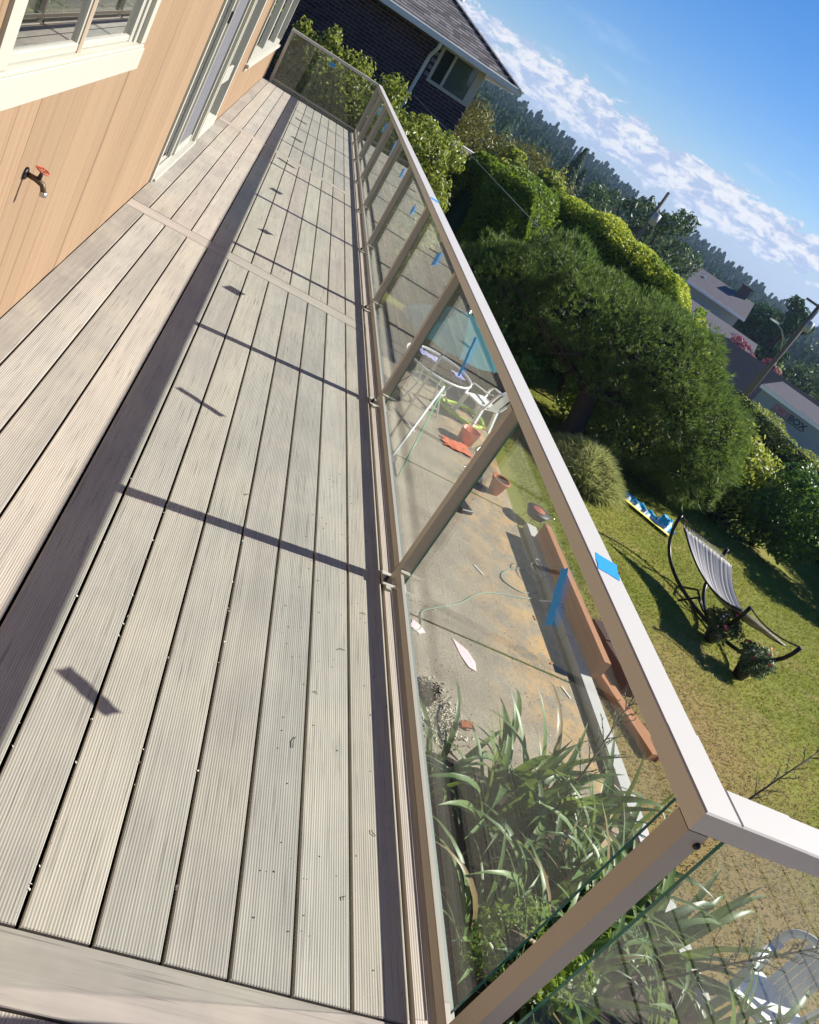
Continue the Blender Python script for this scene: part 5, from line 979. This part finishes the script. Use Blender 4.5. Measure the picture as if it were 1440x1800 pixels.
# shop with lettered sign
sh, zs = local_house('sign_building', 'low grey green building with dark lettered sign and white roof edge', 36.6, 58, -42, 'building'); ht = -2.85 - zs
MB().box(-2.35, 3.2, 0, 5, 0, ht - .28).build('wall', M['wall_sage'], sh); MB().box(-2.55, 3.35, -.22, -.02, ht - .278, ht - .06).build('roof_fascia', M['fascia_white'], sh)
MB().add([(-2.55, -.22, ht - .05), (3.35, -.22, ht - .05), (3.35, 2.6, ht + .62), (-2.0, 2.6, ht + .62)], [(0, 1, 2, 3)]).build('roof', M['roof_far'], sh); MB().box(3.201, 3.3, 0, 5, 0, ht - .3).build('side_wall', M['wall_cream'], sh)
def text(body, size, mat, parent, loc, name, font_w=1.0):
    cu = bpy.data.curves.new(name, 'FONT'); cu.body = body; cu.size = size; cu.extrude = .02; cu.align_x = 'CENTER'; cu.offset = .012
    me_o = bpy.data.objects.new(name, cu); COL.objects.link(me_o); dg = bpy.context.evaluated_depsgraph_get(); me = bpy.data.meshes.new_from_object(me_o.evaluated_get(dg)); bpy.data.objects.remove(me_o)
    me.materials.clear(); me.materials.append(M[mat]); o = bpy.data.objects.new(name, me); link(o, parent); o.location = loc; o.rotation_euler = (R_(90), 0, 0); o.scale = (font_w, 1, 1); return o
text('DRY', .52, 'sign_red', sh, (-.55, -.03, ht - .86), 'sign_lettering', 1.15); text('BOX', .52, 'sign_dark', sh, (.62, -.03, ht - .86), 'sign_lettering', 1.15)
MB().box(-1.15, 1.2, -.04, -.005, ht - .98, ht - .93).build('sign_underline', M['sign_dark'], sh); MB().box(-2.3, 3.15, -.03, -.004, ht - 1.20, ht - 1.16).build('wall_trim', M['pole_grey'], sh)
for k in range(7): MB().box(-2.1 + k * .75, -2.06 + k * .75, -.02, -.004, ht - 2.2, ht - .3).build('panel_seam', M['pole_grey'], sh)
# utility pole with lamp
p = far_point(33.75, 50, 0); z0 = gz(p); po = tag(empty('utility_pole', (p[0], p[1], z0)), 'wooden utility pole with street lamp arm at the right edge', 'utility pole'); Hh = 2.9 - z0
MB().tube([(0, 0, 0), (0, 0, Hh)], [.17, .13], 10).build('pole', M['pole_wood'], po); MB().tube([(0, 0, Hh - 3.4), (-.5, -.1, Hh - 2.7), (-1.0, -.2, Hh - 2.35), (-1.55, -.3, Hh - 2.2)], .035, 6).build('lamp_arm', M['pole_grey'], po); MB().tube([(0, 0, Hh - 2.9), (-1.0, -.2, Hh - 2.35)], .02, 6).build('lamp_brace', M['pole_grey'], po)
MB().obox((-1.75, -.33, Hh - 2.18), ((1, .2, 0), (-.2, 1, 0), (0, 0, 1)), (.28, .10, .05)).build('lamp_head', M['fascia_white'], po); MB().lathe([(.001, 0), (.2, 0), (.2, .55), (.001, .6)], n=14).build('transformer', M['pole_grey'], po).location = (.05, -.32, Hh - 1.8); MB().box(-.9, .9, -.06, .06, Hh - .5, Hh - .38).build('crossarm', M['pole_wood'], po)
p = far_point(22.4, 58, 0); z0 = gz(p); po = tag(empty('utility_pole', (p[0], p[1], z0)), 'dark utility pole with grey transformer among the middle distance trees', 'utility pole'); Hh = 3.2 - z0
MB().tube([(0, 0, 0), (0, 0, Hh)], [.15, .10], 10).build('pole', M['pole_wood'], po); MB().lathe([(.001, 0), (.26, 0), (.26, .75), (.001, .8)], n=14).build('transformer', M['pole_grey'], po).location = (.1, -.35, 1.1 - z0)
# overhead wire sloping in front of the hedge
tag(MB().tube([far_point(6, 19, 1.0), far_point(17, 17, .35), far_point(28, 16, -.9)], .006, 4).build('overhead_wire', M['pole_grey']), 'thin grey wire sloping across in front of the tall hedges', 'wire')

for (lab, az, d_, zt, w_, n_, mt, sz, sd) in (('broad green deciduous tree left of the transformer pole', 21.0, 64, 2.7, 3.4, 7000, 'leaf_mid', .34, 91), ('tall airy deciduous tree right of the transformer pole', 23.6, 60, 3.3, 2.6, 6500, 'leaf_mid', .30, 92), ('lower round tree by the grey roofed house', 25.0, 66, 1.9, 2.6, 4500, 'leaf_mid', .30, 93),
                                        ('bare branched tree behind the lime hedge', 19.3, 70, 2.0, 2.6, 4500, 'leaf_mid', .32, 94), ('dark spreading cedar behind the street pole', 31.6, 92, .9, 4.2, 6000, 'leaf_forest', .5, 95), ('ragged tipped cedar reaching highest at the right edge', 32.9, 88, 3.0, 2.4, 4500, 'leaf_forest', .45, 96),
                                        ('green tree behind the dark roofed house', 36.5, 84, -1.2, 3.6, 5000, 'leaf_mid', .4, 97), ('leafy tree beside the chimney of the grey roofed house', 30.8, 96, -1.2, 3.0, 5000, 'leaf_mid', .42, 98)):
    p = far_point(az, d_, 0); z0 = gz(p); hgt = zt - z0
    lobes = lobes_in((p[0], p[1], zt - hgt * .34), (w_ * .8, w_ * .8, hgt * .30), 16, w_ * .30, 0, sd) + lobes_in((p[0], p[1], z0 + hgt * .35), (w_ * .9, w_ * .9, hgt * .25), 10, w_ * .36, 0, sd + 50)
    limbs = [(p[0], p[1], zt - hgt * .35)] + [(p[0] + w_ * .6 * math.cos(k * 1.3), p[1] + w_ * .6 * math.sin(k * 1.3), zt - hgt * (.15 + .08 * (k % 3))) for k in range(6)]
    tree('broadleaf_tree' if mt == 'leaf_mid' else 'cedar_tree', lab, 'tree', (p[0], p[1], z0), limbs, lobes, n_, sz, mt, .5, .8, 'trees beyond the hedges', thick=.6, r0=.28)
def conifer_arrays(p, h, w, n, g, tilt=0):
    u = g.random(n) ** .75; a = g.uniform(0, 6.283, n); tier = .78 + .22 * np.abs(np.sin(u * h * 1.4 + a * .5)); r = w * (1 - u) ** .85 * tier * g.uniform(.55, 1, n)
    P = np.stack([p[0] + r * np.cos(a), p[1] + r * np.sin(a), p[2] + h * (.08 + .92 * u)], 1); N = np.stack([np.cos(a), np.sin(a), np.full(n, .5)], 1); return P, N
for (lab, az, d_, zt, w_) in (('dark pointed fir standing in front of the wooded ridge', 16.7, 95, 3.2, 2.2), ('second fir beside the pointed fir, lower', 17.4, 100, 1.6, 2.0)):
    p = far_point(az, d_, 0); z0 = gz(p); t = tag(empty('fir_tree', (p[0], p[1], z0)), lab, 'tree', 'firs in front of the ridge'); MB().tube([(0, 0, 0), (0, 0, (zt - z0) * .9)], [.25, .05], 8).build('trunk', M['bark'], t)
    P, N = conifer_arrays((0, 0, 0), zt - z0, w_, 3200, rng); leaves('crown', P, N, .38, M['leaf_mid'], t, .4, .6, .6)
# red leaved shrub row
for i, (az, d_, zt, r_, lab) in enumerate(((30.6, 76, -2.4, 1.2, 'red leaved shrub at the left above the dark roof'), (31.9, 75, -1.9, 1.5, 'tall red leaved shrub in the middle above the dark roof'), (33.3, 74, -2.1, 1.3, 'red leaved shrub at the right against the utility pole'))):
    p = far_point(az, d_, 0); z0 = gz(p); shrub('red_shrub', lab, 'shrub', (p[0], p[1], z0), lobes_in((p[0], p[1], zt - 1.4), (r_, r_, 1.1), 9, .7, 0, 101 + i), 3200, .26, 'leaf_red', .4, .8, 'red shrubs by the street', 4)
# wooded ridge: thousands of conifers, one mass
g = np.random.default_rng(77); Ps = []; Ns = []; Sz = []
for i in range(2600):
    az = g.uniform(-12, 52); d_ = 150 + 400 * g.random() ** .7; p = far_point(az, d_, 0); z0 = gz(p)
    top = {True: 0}.get(False, 0); elmax = np.interp(az, [-12, 8, 12, 15, 18, 21, 26, 30, 34, 52], [1.5, 1.45, 1.25, 1.08, .86, .62, .46, .25, -.02, -.2]) - (550 - d_) / 400 * np.interp(az, [10, 34], [1.3, 1.6])
    zt = 1.65 + d_ * math.tan(R_(elmax + g.normal(0, .10))); 
    h = max(4.5, zt - z0); w_ = min(4.5, .17 * h + 1.2) * g.uniform(.7, 1.2); n_ = int(110 + 30 * (d_ < 300)); P, N = conifer_arrays((p[0], p[1], zt - h), h, w_, n_, g); Ps.append(P); Ns.append(N); Sz.append(np.full(n_, .0030 * d_ + .35))
P = np.concatenate(Ps); N = np.concatenate(Ns); leaves_sz = np.concatenate(Sz)
stuff(leaves('far_forest', P, N, leaves_sz, M['leaf_forest'], None, .75, .6, .8))
# unseen firs added behind the near end of the deck to darken the posts
g = np.random.default_rng(5); 
for i, (x, y, h) in enumerate(((-5, -9.5, 9), (-1.5, -8.6, 8), (2.0, -9.2, 9.5), (5.5, -8.8, 8.2), (8.6, -9.6, 9), (11.5, -9.0, 8))):
    t = tag(empty('fir_tree', (x, y, G)), ('tall dark fir nearest the house in the screen behind the deck', 'shorter second fir from the house in the screen behind the deck', 'tallest fir in the screen behind the deck', 'fourth fir from the house in the screen behind the deck', 'fifth fir from the house, well out over the lawn', 'outermost short fir at the lawn end of the screen')[i], 'tree', 'firs behind the near end of the deck'); MB().tube([(0, 0, 0), (0, 0, h * .9)], [.22, .04], 8).build('trunk', M['bark'], t)
    P, N = conifer_arrays((0, 0, 0), h, 2.3, 3000, g); leaves('crown', P, N, .42, M['leaf_darkhedge'], t, .6, .6, .5)
# road in front of the houses
p0_, p1_ = np.array(far_point(26, 76, 0)), np.array(far_point(44, 50, 0)); dd = (p1_ - p0_) / np.linalg.norm(p1_ - p0_); nn_ = np.array([-dd[1], dd[0], 0]); V = []
for i in range(41):
    for s in (-3, 3): q2 = p0_ + dd * (i - 5) * 2 + nn_ * s; V.append((q2[0], q2[1], gz(q2) + .06))
struct(np_mesh('road', V, [(2 * i, 2 * i + 1, 2 * i + 3, 2 * i + 2) for i in range(40)], M['asphalt']))

# ------------------------------------------------------------------ haze
hz = MB().box(-1300, 1300, -1300, 1300, -40, 34).build('haze', M['air']); hz['kind'] = 'stuff'
